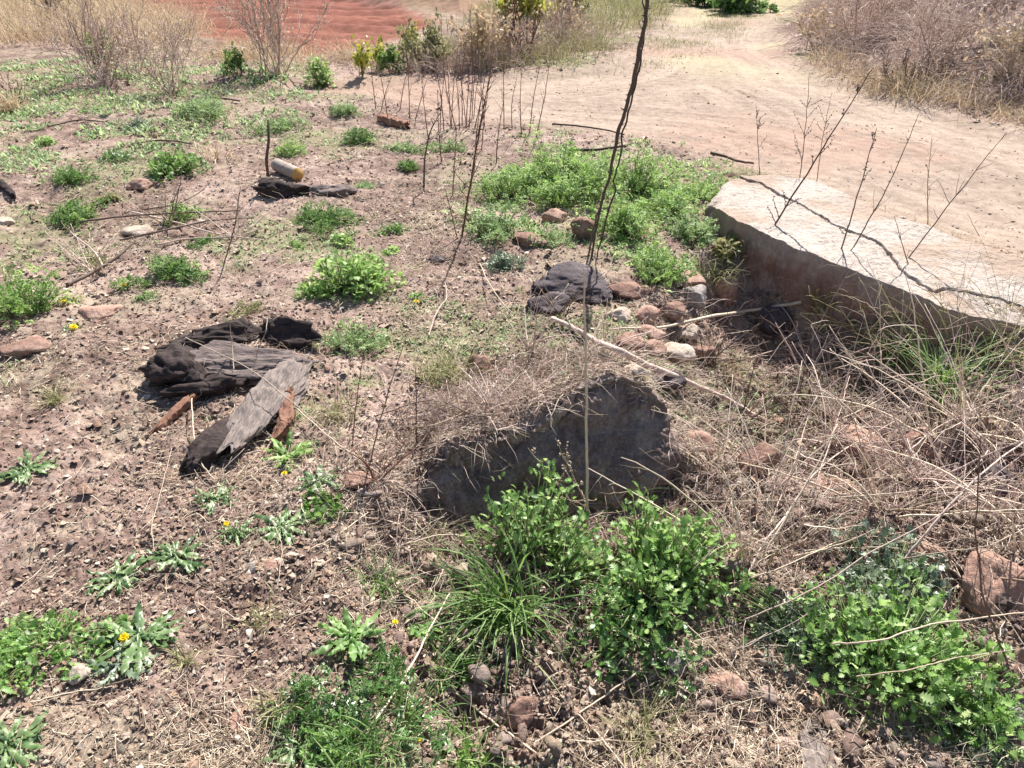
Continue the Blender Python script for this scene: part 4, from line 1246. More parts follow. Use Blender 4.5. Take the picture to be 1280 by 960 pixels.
def tpl_lobed(n=5, wid=0.42, seed=0):
    rng = np.random.default_rng(seed)
    ys = []; ws = []
    S = 2 * n + 3
    t = np.linspace(0, 1, S)
    env = np.sin(np.clip(t * 0.92 + 0.08, 0, 1) * math.pi) ** 0.7 * (0.65 + 0.45 * t)
    w = np.array([0.05] + [wid * env[i] * (1.0 if i % 2 == 0 else 0.42) for i in range(1, S - 1)] + [0.01])
    V = []
    for i in range(S):
        fwd = 0.07 if (i % 2 == 0 and 0 < i < S - 1) else 0.0
        z0 = -0.28 * t[i] ** 2
        cz = 0.16 * w[i]
        V += [(-w[i], t[i] + fwd, z0 + cz + 0.05 * rng.normal()), (0, t[i], z0), (w[i], t[i] + fwd, z0 + cz + 0.05 * rng.normal())]
    idx = np.arange(S * 3).reshape(S, 3)
    Q = np.stack([idx[:-1, :-1], idx[:-1, 1:], idx[1:, 1:], idx[1:, :-1]], -1).reshape(-1, 4)
    return np.array(V), [Q]


def tpl_clover():
    V = []; F = []
    for a in (-2.0, 0, 2.0):
        ca, sa = math.cos(a), math.sin(a); k = len(V)
        for x, y, z in ((0, 0, 0), (0.22, 0.28, 0.06), (0.2, 0.48, 0.05), (0, 0.46, -0.02), (-0.2, 0.48, 0.05), (-0.22, 0.28, 0.06)):
            V.append((x * ca - y * sa, 0.45 + x * sa + y * ca, z))
        F += [(k, k + 1, k + 2, k + 3), (k, k + 3, k + 4, k + 5)]
    return np.array(V), [np.array(F)]


TPL = {'feather': tpl_feather(4), 'feather3': tpl_feather(3), 'lobed': tpl_lobed(5, 0.40, 1), 'lobed2': tpl_lobed(4, 0.46, 2), 'clover': tpl_clover()}


def dome_leaves(w, h, n, leaf, tpl, seed, subs=5, upright=0.5, spread=1.0):
    rng = np.random.default_rng(seed)
    off = rng.normal(size=(subs, 2)) * w * (0.17 if subs < 7 else 0.21); off[0] = 0
    sr = w * 0.5 * rng.uniform(0.50, 0.78, subs) * (1 if subs < 7 else 0.78); sr[0] = w * (0.40 if subs < 7 else 0.33)
    hh = h * rng.uniform(0.55, 1.0, subs)
    j = rng.choice(subs, n, p=sr ** 2 / (sr ** 2).sum())
    az = rng.uniform(0, 2 * math.pi, n); el = np.arcsin(rng.uniform(0.0, 1, n) ** 0.75)
    d = np.stack([np.cos(el) * np.cos(az), np.cos(el) * np.sin(az), np.sin(el)], 1)
    sh = rng.uniform(0.45, 1.0, n) ** 0.6
    tip = np.column_stack([off[j], np.zeros(n)]) + d * np.stack([sr[j], sr[j], hh[j]], 1) * sh[:, None]
    tip[:, 2] = np.maximum(tip[:, 2], 0.012)
    axis = d * np.array([1, 1, 0.5]) * spread + np.array([0, 0, upright]) + 0.45 * rng.normal(size=(n, 3))
    nor = d * 0.6 + np.array([0, 0, 0.9]) + 0.35 * rng.normal(size=(n, 3))
    L = leaf * rng.uniform(0.6, 1.25, n)
    Mx = frames(axis, nor)
    ax = Mx[:, :, 1]
    base = tip - ax * L[:, None] * 0.75
    base[:, 2] = np.maximum(base[:, 2], 0.004)
    tint = np.clip(0.5 + 0.22 * rng.normal(size=n), 0.02, 1)
    mb = MB()
    kinds = tpl if isinstance(tpl, (list, tuple)) else [tpl]
    kk = rng.integers(0, len(kinds), n)
    for i, t in enumerate(kinds):
        s = kk == i
        if s.any():
            inst(TPL[t][0], TPL[t][1], Mx[s] * L[s][:, None, None] * np.stack([rng.uniform(0.8, 1.2, s.sum()), np.ones(s.sum()), np.ones(s.sum())], 1)[:, None, :], base[s], mb, tint[s])
    # stems
    sel = np.arange(n)[::3]
    b = base[sel]
    root = np.column_stack([b[:, :2] * 0.25 + off[j[sel]] * 0.3, np.full(len(sel), -0.01)])
    mid = (root + b) / 2 + np.array([0, 0, 1]) * (np.linalg.norm(b[:, :2] - root[:, :2], axis=1) * 0.18)[:, None]
    C = np.stack([root, mid, b], 1)
    V, Fs = tubes(C, np.broadcast_to(np.array([0.0022, 0.0018, 0.0011]), (len(sel), 3)) * max(0.6, min(1.5, w / 0.3)), 3)
    sb = MB(); sb.add(V, Fs, np.repeat(rng.random(len(sel)), 9))
    return mb, sb


SEED = [1000]


def clump(name, label, cat, px, py, wpx, hr, tpl, mat_, leaf, dens=1.0, subs=5, upright=0.5, group=None, z=0.0, stem='greenstem'):
    SEED[0] += 7
    p = at(px, py)
    w = wpx * depth(p) / FPX
    h = w * hr
    n = int(np.clip(330 * dens * (w / 0.4) ** 1.5 * (0.05 / leaf) ** 1.2, 40, 2600))
    t = thing(name, label, cat, p - np.array([0, 0, 0.004]), RNG.uniform(0, 6.28), group)
    f, s = dome_leaves(w * (1.1 if subs >= 7 else 1), h, n, leaf, tpl, SEED[0], subs, upright)
    f.build('foliage', M[mat_], t, True)
    s.build('stem', M[stem], t, True)
    return t


FE = ('feather', 'feather3'); LO = ('lobed', 'lobed2')
G1 = 'leafy weeds scattered over the bare soil'
G2 = 'feathery clumps massed behind the thorny stalk'
ROWS = [
    # px, py(base), width, height ratio, template, material, leaf, density, label, group
    (211, 214, 66, .50, LO, 'green', .035, 1.3, 'compact dark green leafy clump alone on pinkish soil behind the twig pile', G1),
    (430, 362, 112, .50, LO, 'bright', .035, 1.35, 'largest rounded bright green clump, alone behind the rotten stump', G1),
    (385, 368, 46, .45, LO, 'bright', .03, 1.2, 'small bright clump touching the largest rounded clump behind the stump', G1),
    (370, 194, 42, .60, FE, 'bright', .045, 1.3, 'small bright green clump directly behind the short pale log', G1),
    (258, 146, 74, .36, FE, 'pale', .06, 1.2, 'flat pale green clump on soil between the bare shrubs and dark green clump', G1),
    (405, 108, 40, 1.0, LO, 'bright', .05, 1.3, 'upright bright green tuft before the red field', G1),
    (446, 178, 46, .55, FE, 'green', .055, 1.2, 'dark feathery clump beside the reddish wood chunk', G1),
    (430, 142, 42, .5, FE, 'pale', .055, 1.2, 'pale feathery clump behind the dark feathery clump', G1),
    (22, 390, 100, .75, FE, 'bright', .06, 1.3, 'big bright feathery clump cut by the photo edge near the yellow flowers', G1),
    (220, 345, 78, .40, FE, 'green', .055, 1.2, 'sprawling feathery clump in front of the dry twig pile', G1),
    (60, 182, 28, .6, LO, 'bright', .035, 1.2, 'tiny bright tuft on the greenish ground near the photo edge', G1),
    (86, 226, 62, .36, FE, 'green', .05, 1.0, 'low dull green clump beside the compact dark green clump', G1),
    (142, 202, 48, .42, FE, 'deep', .05, 1.1, 'dark dense clump between low dull clump and pale flat clump', G1),
    (92, 274, 76, .36, FE, 'green', .05, 1.0, 'straggling green clump under the end of the twig pile', G1),
    (234, 272, 52, .40, FE, 'bright', .045, 1.1, 'bright feathery tuft behind the twigs of the pile', G1),
    (394, 280, 84, .36, FE, 'green', .05, 1.1, 'wide feathery clump in front of the charred log', G1),
    (428, 304, 32, .6, LO, 'bright', .035, 1.1, 'little bright clump before the wide feathery clump', G1),
    (438, 432, 78, .38, FE, 'pale', .045, 1.1, 'faded feathery clump between rotten stump and boulder mound', G1),
    (505, 190, 44, .40, FE, 'pale', .05, 1.0, 'pale clump near the foot of the thin red stems', G1),
    (557, 189, 42, .45, FE, 'pale', .05, 1.0, 'pale clump directly below the thickest thin red stems', G1),
    (508, 211, 36, .40, FE, 'green', .045, 1.0, 'small green clump in front of the pale clump by red stems', G1),
    (497, 290, 28, .5, LO, 'green', .03, 1.0, 'little dark seedling clump on open soil behind the largest rounded clump', G1),
    (345, 162, 62, .34, FE, 'pale', .055, 1.0, 'pale flat clump behind the dark stake', G1),
    (256, 306, 38, .4, FE, 'green', .04, 1.0, 'small green clump under the ends of the twig pile', G1),
    (487, 318, 24, .5, LO, 'bright', .03, 1.0, 'tiny bright clump just behind the largest rounded clump', G1),
    (368, 310, 30, .4, FE, 'bright', .035, 1.0, 'tiny feathery clump with yellow tint on open soil', G1),
    (457, 236, 32, .4, FE, 'pale', .045, 1.0, 'pale small clump beside the dark weathered wood chunk', G1),
    (140, 250, 28, .4, LO, 'halfgrass', .04, 1.0, 'yellowish tuft behind the straggling green clump', G1),
    (120, 330, 44, .35, FE, 'halfgrass', .05, .8, 'withered yellowish clump by the leaning dead sticks', G1),
    (170, 160, 34, .4, FE, 'gray', .05, .9, 'grey green tuft on the soil below the bare shrubs', G1),
    (310, 390, 50, .3, FE, 'halfgrass', .04, .7, 'thin yellowing clump behind the rim of the rotten stump', G1),
    (185, 375, 40, .3, FE, 'pale', .035, .7, 'faint pale clump before the sprawling feathery clump', G1),
    (625, 333, 58, .5, FE, 'gray', .05, 1.0, 'grey feathery clump beside the mound of dead stalks', G2),
    (616, 292, 82, .60, FE, 'pale', .06, 1.2, 'pale feathery clump at the near end of the green patch', G2),
    (690, 305, 55, .55, FE, 'pale', .055, 1.1, 'pale tuft between flat reddish stone and dark red stone', G2),
    (655, 245, 92, .55, FE, 'bright', .06, 1.2, 'bright feathery clump at the end of the green patch away from the slab', G2),
    (698, 226, 110, .65, FE, 'bright', .065, 1.2, 'tall bright feathery clump at the back of the green patch', G2),
    (725, 256, 105, .55, FE, 'bright', .065, 1.2, 'bright feathery clump just behind the thorny stalk', G2),
    (792, 240, 105, .60, FE, 'bright', .065, 1.2, 'bright feathery clump beside the thorny stalk toward the slab', G2),
    (775, 296, 92, .75, FE, 'bright', .065, 1.2, 'deep green clump at the foot of the thorny stalk', G2),
    (845, 268, 88, .50, FE, 'bright', .06, 1.1, 'bright low clump nearest the end of the slab', G2),
    (824, 345, 82, .60, FE, 'bright', .055, 1.2, 'bright clump standing just behind the pile of stones', G2),
    (868, 300, 72, .55, FE, 'pale', .055, 1.1, 'pale clump against the shaded end of the slab', G2),
    (884, 246, 70, .42, FE, 'bright', .055, 1.0, 'low bright clump behind the end of the slab', G2),
    (905, 318, 62, .5, LO, 'halfgrass', .045, .8, 'yellowish withered clump under the slab corner', G2),
    (640, 222, 55, .35, FE, 'pale', .055, .9, 'thin pale clump behind the green patch by bare soil', G2),
]
for px, py, w, hr, tpl, m_, leaf, den, lab, grp in ROWS:
    clump('leafy_weed', lab, 'weed', px, py, w * 1.08, hr * 0.92, tpl, m_, leaf, den * 0.82, 8 if w > 48 else 5, group=grp)

# big leafy plants in front
G3 = 'lush leafy plants below the boulder'
BIG = [
    (655, 700, 146, .95, LO, 'lush', .028, 1.2, 8, 'lush bright green plant against the shaded face of the boulder'),
    (722, 706, 94, .62, LO, 'lush', .028, 1.1, 5, 'dark green plant between the lush bright plant and the lobed plant'),
    (812, 722, 196, .66, LO, 'lush', .029, 1.2, 9, 'dense lobed plant before the boulder end, crossed by a pale straw'),
    (815, 785, 180, .42, LO, 'deep', .029, 1.1, 7, 'dark spreading plant at the near side of the dense lobed plant'),
    (1105, 842, 266, .46, LO, 'lush', .031, 1.15, 12, 'biggest dark green leafy clump near the photo corner'),
    (1105, 757, 210, .34, ('lobed', 'feather'), 'gray', .036, 1.2, 9, 'grey green plant behind the biggest leafy clump'),
    (1000, 786, 140, .32, FE, 'gray', .042, 1.2, 6, 'low silvery plant between lobed plant and biggest leafy clump'),
    (1195, 890, 150, .40, ('lobed2', 'feather'), 'lush', .034, 1.2, 7, 'green plant at the corner beside the biggest leafy clump'),
    (62, 806, 132, .16, LO, 'lush', .021, 1.1, 8, 'low bright leafy patch beside the round pale pebble'),
    (8, 808, 60, .24, LO, 'bright', .021, 1.1, 4, 'bright leafy tuft at the photo edge joined to the low patch'),
    (436, 892, 150, .32, FE, 'deep', .044, .75, 8, 'dark feathery plant near the photo bottom beside the pale straw'),
    (470, 830, 96, .26, FE, 'deep', .04, .75, 6, 'dark feathery plant between thick leaved dandelion and big grass tuft'),
    (420, 950, 110, .26, FE, 'lush', .045, .7, 6, 'feathery plant at the bottom edge beside the feathered rosette'),
    (575, 828, 80, .32, FE, 'deep', .042, 1.2, 5, 'dark feathery tuft at the foot of the big grass tuft'),
    (565, 945, 110, .30, FE, 'lush', .045, 1.2, 6, 'bright feathery plant at the bottom edge under the crossing straws'),
    (1240, 940, 110, .30, FE, 'gray', .045, 1.0, 6, 'silvery feathery plant in the bottom corner'),
    (400, 634, 74, .26, LO, 'green', .026, 1.0, 5, 'flat dark leafy weed beyond the rosettes'),
]
for px, py, w, hr, tpl, m_, leaf, den, subs, lab in BIG:
    clump('leafy_plant', lab, 'plant', px, py, w, hr, tpl, m_, leaf, den, subs, 0.7, G3)


# ------------------------------------------------------------------ dandelions
def petal_head(r, rng):
    mb = MB()
    for ring, (n, rad, pit) in enumerate(((22, r, 0.15), (18, r * 0.75, 0.5), (12, r * 0.45, 0.9))):
        az = np.linspace(0, 2 * math.pi, n, endpoint=False) + rng.normal(size=n) * 0.06
        C = arcs(np.zeros((n, 3)) + [0, 0, 0.002 + ring * 0.001], az, pit + 0.12 * rng.normal(size=n), 0.25, rad * rng.uniform(0.85, 1.1, n), 4)
        V, Fs = ribbons(C, np.broadcast_to(np.array([0.12, 0.24, 0.26, 0.18]) * r, (n, 4)), 0.1)
        mb.add(V, Fs, np.repeat(rng.random(n), 12))
    return mb


def rosette(label, px, py, wpx, nleaf, flowers=(), mat_='rosette', jag=0.45, pitch=(0.1, 0.8), name='dandelion', cat='dandelion', aspect=0.20, group='dandelion rosettes on the open soil', rzs=0):
    SEED[0] += 7
    rng = np.random.default_rng(SEED[0])
    p = at(px, py); w = wpx * 0.97 * depth(p) / FPX
    nleaf += 8
    t = thing(name, label, cat, p, 0, group)
    S = 13
    L = w * 0.54 * rng.uniform(0.6, 1.1, nleaf)
    az = np.arange(nleaf) * 2.4 + rng.normal(size=nleaf) * 0.2
    C = arcs(np.zeros((nleaf, 3)) + rng.normal(size=(nleaf, 3)) * [0.004, 0.004, 0], az, rng.uniform(*pitch, nleaf), rng.uniform(0.5, 1.3, nleaf), L, S, 0.06, rng)
    C[..., 2] = np.maximum(C[..., 2], 0.012 + 0.012 * rng.random((nleaf, 1)))
    s = np.linspace(0, 1, S)
    env = np.sin(np.clip(s ** 0.8, 0, 1) * math.pi * 0.93 + 0.08) * (0.35 + 0.9 * s)
    alt = np.where(np.arange(S) % 2 == 0, 1.0, 1 - jag)
    W = L[:, None] * aspect * (env * alt)[None] * rng.uniform(0.8, 1.3, (nleaf, 1)) + 0.002
    V, Fs = ribbons(C, W, 0.22)
    V[:, 2] += 0.004 * rng.normal(size=len(V))
    mb = MB(); mb.add(V, Fs, np.repeat(np.clip(0.5 + 0.25 * rng.normal(size=nleaf), 0, 1), S * 3))
    mb.build('leaf_rosette', M[mat_], t, True)
    for (fx, fy, r) in flowers:
        z = max(0.03, r * 1.6)
        fp = at(fx, fy) * 1.0
        # head stands above the ground on its stalk
        q = ray(fx, fy); g = at(fx, fy, z); head = g - p
        C = np.array([[np.array([0, 0, 0.003]), head * 0.5 + np.array([0, 0, 0.012]), head - np.array([0, 0, 0.003])]])
        V, Fs = tubes(C, np.array([[0.002, 0.0018, 0.002]]), 5); sb = MB(); sb.add(V, Fs)
        stk = sb.build('flower_stalk', M['greenstem'], t, True)
        fl = petal_head(r, rng).build('flower', M['petal'], t, False, head)
        fl.rotation_euler = (rng.uniform(-0.2, 0.5), rng.uniform(-0.3, 0.3), 0)
    return t


rosette('dandelion rosette with no flower at the photo edge on bare soil', 38, 592, 74, 14)
rosette('dandelion with two yellow flowers beside the foot of the split plank', 362, 575, 74, 16, [(349, 560, .016), (356, 592, .010)], 'bright', 0.3, (0.3, 1.1))
rosette('broad many leaved dandelion rosette before the split plank', 354, 664, 84, 17)
rosette('small dandelion with one yellow flower beside the broad rosette', 297, 670, 48, 11, [(283, 655, .009)])
rosette('dandelion rosette with stiff leaves on open soil, nearest to the small flowering one', 220, 700, 84, 14, (), 'rosette', 0.4, (0.3, 1.0))
rosette('grey green dandelion rosette beside the stiff leaved rosette', 150, 726, 80, 14)
rosette('long leaved dandelion with one yellow flower near the low bright patch', 178, 800, 118, 16, [(155, 797, .012)], 'rosette', 0.35)
rosette('wilted flat dandelion with long dark leaves near the round pebble', 150, 838, 90, 9, (), 'gray', 0.3, (0.0, 0.4))
rosette('dandelion rosette cut by the bottom photo corner', 14, 938, 100, 13, (), 'rosette', 0.3)
rosette('dandelion rosette behind the wilted leaves and stump path', 268, 630, 62, 10)
rosette('dandelion with a budding flower beyond the broad rosette', 400, 606, 66, 12, (), 'rosette', 0.4)
rosette('thick leaved dandelion with small yellow flower left of the grass tuft', 440, 802, 96, 16, [(494, 778, .009)], 'lush', 0.3, (0.2, 0.9))
rosette('dandelion rosette beside the thick leaved one', 520, 790, 80, 12, (), 'lush', 0.25, (0.3, 1.1))
rosette('feathered dandelion rosette at the bottom edge', 372, 940, 92, 14, (), 'rosette', 0.55)
rosette('dandelion rosette under the dark feathery plant', 500, 935, 70, 10, [(523, 925, .008)], 'rosette', 0.45)
rosette('little dandelion with a yellow flower on bare soil behind the boulder mound', 520, 374, 28, 9, [(520, 377, .014)], 'bright', 0.3, (0.5, 1.2))
rosette('dandelion with a big yellow flower near the bright edge clump', 92, 412, 24, 7, [(92, 409, .020)], 'rosette', 0.3)
rosette('dandelion with a yellow flower behind the buff flush stone', 155, 362, 24, 7, [(155, 357, .018)], 'rosette', 0.3)
rosette('dandelion with a half open flower beside the bright edge clump', 88, 378, 40, 9, [(80, 377, .014)], 'halfgrass', 0.3)
rosette('dandelion with a yellow flower amid the big grass blades', 625, 755, 44, 9, [(630, 745, .010)], 'rosette', 0.3, (0.4, 1.2))
rosette('flat dandelion rosette beside the yellowish grass tuft at the bottom', 700, 760, 50, 8, (), 'rosette', 0.3)


# ------------------------------------------------------------------ grass tufts
def tuft(label, px, py, wpx, hpx, n, mat_='grass', bend=(0.5, 1.9), wid=0.005, group='grass tufts', p0=(0.9, 1.5), S=8, base=0.12, az0=None):
    SEED[0] += 7
    rng = np.random.default_rng(SEED[0])
    p = at(px, py); u = depth(p) / FPX; w = wpx * u; h = hpx * u
    L = np.hypot(h, w * 0.4) * rng.uniform(0.5, 1.15, n)
    az = rng.uniform(0, 2 * math.pi, n) if az0 is None else az0 + 1.25 * rng.normal(size=n)
    b = np.column_stack([rng.normal(size=(n, 2)) * w * base, np.full(n, -0.005)])
    C = arcs(b, az, rng.uniform(*p0, n), rng.uniform(*bend, n), L, S, 0.06, rng)
    C[..., 2] = np.maximum(C[..., 2], -0.01)
    W = wid * rng.uniform(0.5, 1.25, n)[:, None] * (np.array([0.8, 1, 1, .95, .85, .7, .45, .06])[None] if S == 8 else np.linspace(1, .1, S)[None])
    V, Fs = ribbons(C, W, 0.25, rng.uniform(-0.5, 0.5, n))
    mb = MB(); mb.add(V, Fs, np.repeat(np.clip(0.5 + 0.28 * rng.normal(size=n), 0, 1), S * 3))
    o = mb.build('grass_tuft', M[mat_], None, True, p)
    o.rotation_euler = (0, 0, 0)
    return tag(o, label, 'grass tuft', group)


tuft('big lush grass tuft with long arching blades below the boulder', 630, 770, 110, 140, 210, 'grass', wid=0.006, bend=(0.2, 2.4), base=0.17, p0=(0.8, 1.5), az0=-2.0)
tuft('second grass tuft of shorter blades in front of the big lush tuft', 600, 800, 80, 80, 110, 'grass', wid=0.005, bend=(0.4, 2.3), base=0.2, p0=(0.7, 1.4), az0=-2.4)
tuft('small fresh grass tuft on soil toward the broad rosette', 475, 738, 80, 50, 90, 'grass', wid=0.0035)
tuft('bright grass tuft at the bottom photo edge', 590, 955, 90, 60, 90, 'bright', wid=0.004)
tuft('half dry grass tuft on bare soil before the photo edge', 68, 504, 52, 32, 80, 'halfgrass', wid=0.003)
tuft('pale dead grass tuft on the mound behind the boulder', 556, 472, 90, 52, 190, 'halfgrass', wid=0.003, base=0.2)
tuft('thin faded grass tuft between stump and boulder mound', 420, 520, 64, 40, 100, 'halfgrass', wid=0.003, base=0.2)
tuft('dry olive grass tuft below the slab face', 1030, 388, 60, 44, 120, 'halfgrass', wid=0.005)
tuft('green grass tuft growing under the slab among dead stalks', 1180, 492, 130, 90, 120, 'grass', wid=0.008)
tuft('yellow green grass tuft beneath the slab edge', 1255, 450, 110, 60, 90, 'halfgrass', wid=0.006)
tuft('dark grass tuft in the shade below the slab', 1120, 460, 80, 60, 80, 'grass', wid=0.006)
tuft('yellowish dry grass tuft at the bottom between clods', 800, 930, 80, 60, 110, 'halfgrass', wid=0.003, base=0.2)
tuft('green blades against the boulder behind the thin upright stem', 770, 640, 50, 80, 22, 'grass', wid=0.006)
tuft('grey green grass tuft in the corner below the rubble block', 1235, 905, 80, 60, 90, 'gray', wid=0.004)
tuft('short grass tuft beside the flower with feathery leaves', 325, 780, 46, 28, 60, 'halfgrass', wid=0.003, base=0.25)
tuft('thin straw coloured tuft on bare soil before the flowering dandelion', 232, 830, 36, 40, 36, 'halfgrass', wid=0.003, base=0.08)
tuft('dry tuft at the edge of the bare shrubs by the photo edge', 12, 140, 60, 40, 80, 'drygrass', wid=0.010)
tuft('dry tuft between stake and short log', 270, 200, 50, 30, 70, 'drygrass', wid=0.006, base=0.25)
tuft('olive tuft in front of the slab corner by the round reddish stone', 890, 346, 60, 40, 120, 'halfgrass', wid=0.004, base=0.25)
tuft('pale straw tuft in the hollow below the pile of stones', 905, 470, 70, 36, 90, 'drygrass', wid=0.003, base=0.25)
tuft('broad tuft of fine blades beside the boulder foot', 545, 690, 90, 50, 90, 'halfgrass', wid=0.003, base=0.2)
tuft('loose green grass tuft between dark feathery plants at the bottom', 505, 905, 80, 60, 110, 'grass', wid=0.004, base=0.18)
tuft('loose green grass beside the fallen straw end', 548, 850, 70, 60, 80, 'grass', wid=0.004, base=0.25)
tuft('grass tuft cut by the bottom edge beside dark feathery plant', 455, 948, 80, 56, 90, 'grass', wid=0.004, base=0.25)
tuft('ragged grass tuft between the feathered rosette and the soil', 352, 890, 60, 40, 60, 'halfgrass', wid=0.0035, base=0.16)
tuft('green grass seedlings by the dark feathery plant', 480, 860, 60, 40, 60, 'grass', wid=0.003, base=0.25)


# ------------------------------------------------------------------ stalks and branches
def stalk(name, label, cat, pts, r, m, wob=0.01, base=None, n=40, sides=6, group=None, parts=None):
    """pts: world points; smooth wobbly tube"""
    SEED[0] += 3
    rng = np.random.default_rng(SEED[0])
    pts = np.array(pts, float)
    k = np.linspace(0, 1, len(pts)); s = np.linspace(0, 1, n)
    # Catmull-Rom through the points
    def cr(i0, t):
        p0, p1, p2, p3 = pts[max(i0 - 1, 0)], pts[i0], pts[min(i0 + 1, len(pts) - 1)], pts[min(i0 + 2, len(pts) - 1)]
        return 0.5 * ((2 * p1) + (-p0 + p2) * t + (2 * p0 - 5 * p1 + 4 * p2 - p3) * t * t + (-p0 + 3 * p1 - 3 * p2 + p3) * t ** 3)
    C = []
    for q in s:
        f = q * (len(pts) - 1); i0 = min(int(f), len(pts) - 2); C.append(cr(i0, f - i0))
    C = np.array(C)
    w = np.stack([gn2(s * 7 + SEED[0], s * 0 + a, 400 + a) + 0.5 * gn2(s * 19 + SEED[0], s * 0 + a, 410 + a) for a in range(3)], 1) * wob
    w -= w[0]
    C = C + w
    R = np.interp(s, np.linspace(0, 1, len(r)), r) * (1 + 0.10 * gn2(s * 30, s * 0 + SEED[0], 420))
    V, Fs = tubes(C[None], R[None], sides)
    b = np.array(C[0] if base is None else base)
    mb = MB(); mb.add(V - b, Fs, rng.uniform(0.25, 0.75))
    return mb, C, b


def single(name, label, cat, pts, r, m, **k):
    mb, C, b = stalk(name, label, cat, pts, r, m, **k)
    o = mb.build(name, M[m], None, True, b)
    return tag(o, label, cat, k.get('group'))


# tall thorny stalk with its thinner twin
bp = at(740, 322); Yb = bp[1]
T_ = thing('thorny_stalk', 'tall dark thorny stalk leaning up out of the green patch', 'stalk', bp)
mb, C, b = stalk('', '', '', [bp, PY(750, 262, Yb), PY(762, 220, Yb), PY(772, 170, Yb), PY(786, 125, Yb), PY(795, 85, Yb - 0.02), PY(803, 40, Yb - 0.02), PY(809, 0, Yb), PY(812, -60, Yb)], [.006, .007, .0075, .010, .010, .0115, .010, .010, .007], 'thorn', wob=0.012, n=70, sides=8)
# thorns and small side spurs
for i in range(4, 66, 2):
    d = np.array([random.uniform(-1, 1), random.uniform(-.6, .6), random.uniform(0.1, .7)]); d /= np.linalg.norm(d)
    V, Fs = tubes(np.array([[C[i] - b, C[i] - b + d * random.uniform(.012, .022), C[i] - b + d * random.uniform(.024, .034)]]), np.array([[.005, .003, .0008]]), 4)
    mb.add(V, Fs, 0.4)
mb.build('stem', M['thorn'], T_, True)
mb, C, b = stalk('', '', '', [bp + [0.03, 0, 0], PY(766, 245, Yb), PY(771, 205, Yb + .02), PY(783, 150, Yb + .02), PY(797, 95, Yb + .02), PY(806, 30, Yb + .02), PY(805, -10, Yb + .02)], [.004, .005, .0045, .005, .005, .004, .003], 'thorn', wob=0.02, n=60, base=bp)
mb.build('side_stem', M['thorn'], T_, True)
mb, C, b = stalk('', '', '', [bp + [-0.02, 0, 0], PY(742, 285, Yb), PY(752, 255, Yb), PY(757, 240, Yb)], [.006, .005, .003], 'thorn', wob=0.01, n=20, base=bp)
mb.build('side_stem', M['thorn'], T_, True)

# thin straight stem in front of the boulder
bs = at(735, 682)
single('dead_stalk', 'thin straight grey brown stem standing upright in front of the boulder', 'stalk', [bs, PY(733, 560, bs[1]), PY(733, 470, bs[1] + .01), PY(731, 400, bs[1]), PY(730, 335, bs[1])], [.0046, .0042, .0038, .003, .0016], 'straw', wob=.004, n=50)


def twiggy(name, label, cat, bpx, tip, m, r0, nside, seed, group=None, bend=0.02, side_len=0.22, buds=False, Yoff=0.0, mid=None):
    """a dead upright stem with small side twigs"""
    rng = np.random.default_rng(seed)
    b = at(*bpx); Y = b[1] + Yoff
    tpt = PY(tip[0], tip[1], Y)
    H_ = np.linalg.norm(tpt - b)
    mids = [PY(q[0], q[1], Y) for q in (mid or [])] or [(b + tpt) / 2 + np.array([rng.normal() * bend * H_, rng.normal() * bend * H_, 0])]
    t = thing(name, label, cat, b, 0, group)
    mb, C, bb = stalk('', '', '', [b] + mids + [tpt], [r0, r0 * 0.7, r0 * 0.3], m, wob=0.005 * H_, n=40, sides=5, base=b)
    mb.build('stem', M[m], t, True)
    for k in range(nside):
        sb = MB()
        i = int(rng.uniform(0.25, 0.95) * 39)
        az = rng.uniform(0, 2 * math.pi)
        L = side_len * H_ * (1.1 - i / 45) * rng.uniform(0.4, 1.1)
        A = arcs(np.array([C[i] - b]), np.array([az]), np.array([rng.uniform(0.5, 1.2)]), np.array([rng.uniform(-0.4, 0.3)]), np.array([L]), 7, 0.12, rng)
        V, Fs = tubes(A, np.linspace(r0 * 0.45, r0 * 0.2, 7)[None], 4); sb.add(V, Fs, rng.uniform(.2, .8))
        if buds:
            for q in range(2, 7):
                d = rng.normal(size=3); d /= np.linalg.norm(d)
                V, Fs = tubes(np.array([[A[0, q], A[0, q] + d * .006, A[0, q] + d * .013]]), np.array([[.0015, .0035, .0006]]), 4); sb.add(V, Fs, rng.uniform(0, .5))
        sb.build('side_twig', M[m], t, True)
    return t


G4 = 'dead upright stems along the slab'
twiggy('dead_stalk', 'longest dark dead stem slanting across the slab end', 'stalk', (938, 330), (1092, 84), 'thorn', .0065, 9, 1, G4, 0.01, 0.16, True)
twiggy('dead_stalk', 'dead stem rising over the middle of the slab with a sparse tip', 'stalk', (1046, 330), (1096, 160), 'twig', .005, 7, 2, G4, 0.01, 0.3, True)
twiggy('dead_stalk', 'slender dead stem slanting over the slab toward the track', 'stalk', (1052, 332), (1150, 140), 'twig', .004, 6, 3, G4, 0.01, 0.25)
twiggy('dead_stalk', 'dead stem slanting most strongly, over the crack of the slab', 'stalk', (1122, 340), (1258, 165), 'twig', .004, 7, 4, G4, 0.01, 0.25)
twiggy('dead_stalk', 'short dead forked stem beside the slab crack', 'stalk', (1140, 345), (1118, 270), 'twig', .0035, 5, 5, G4, 0.02, 0.3)
twiggy('dead_stalk', 'thin upright dead stem behind the slab with budded twigs', 'stalk', (998, 240), (1012, 90), 'twig', .004, 9, 6, G4, 0.02, 0.3, True)
twiggy('dead_stalk', 'upright dead stem at the slab end with a leafless budded tip', 'stalk', (950, 225), (945, 130), 'twig', .0035, 8, 7, G4, 0.02, 0.35, True)
twiggy('dead_stalk', 'wispy dead stem on the track side of the slab', 'stalk', (1160, 285), (1165, 170), 'twig', .003, 8, 8, G4, 0.02, 0.35)
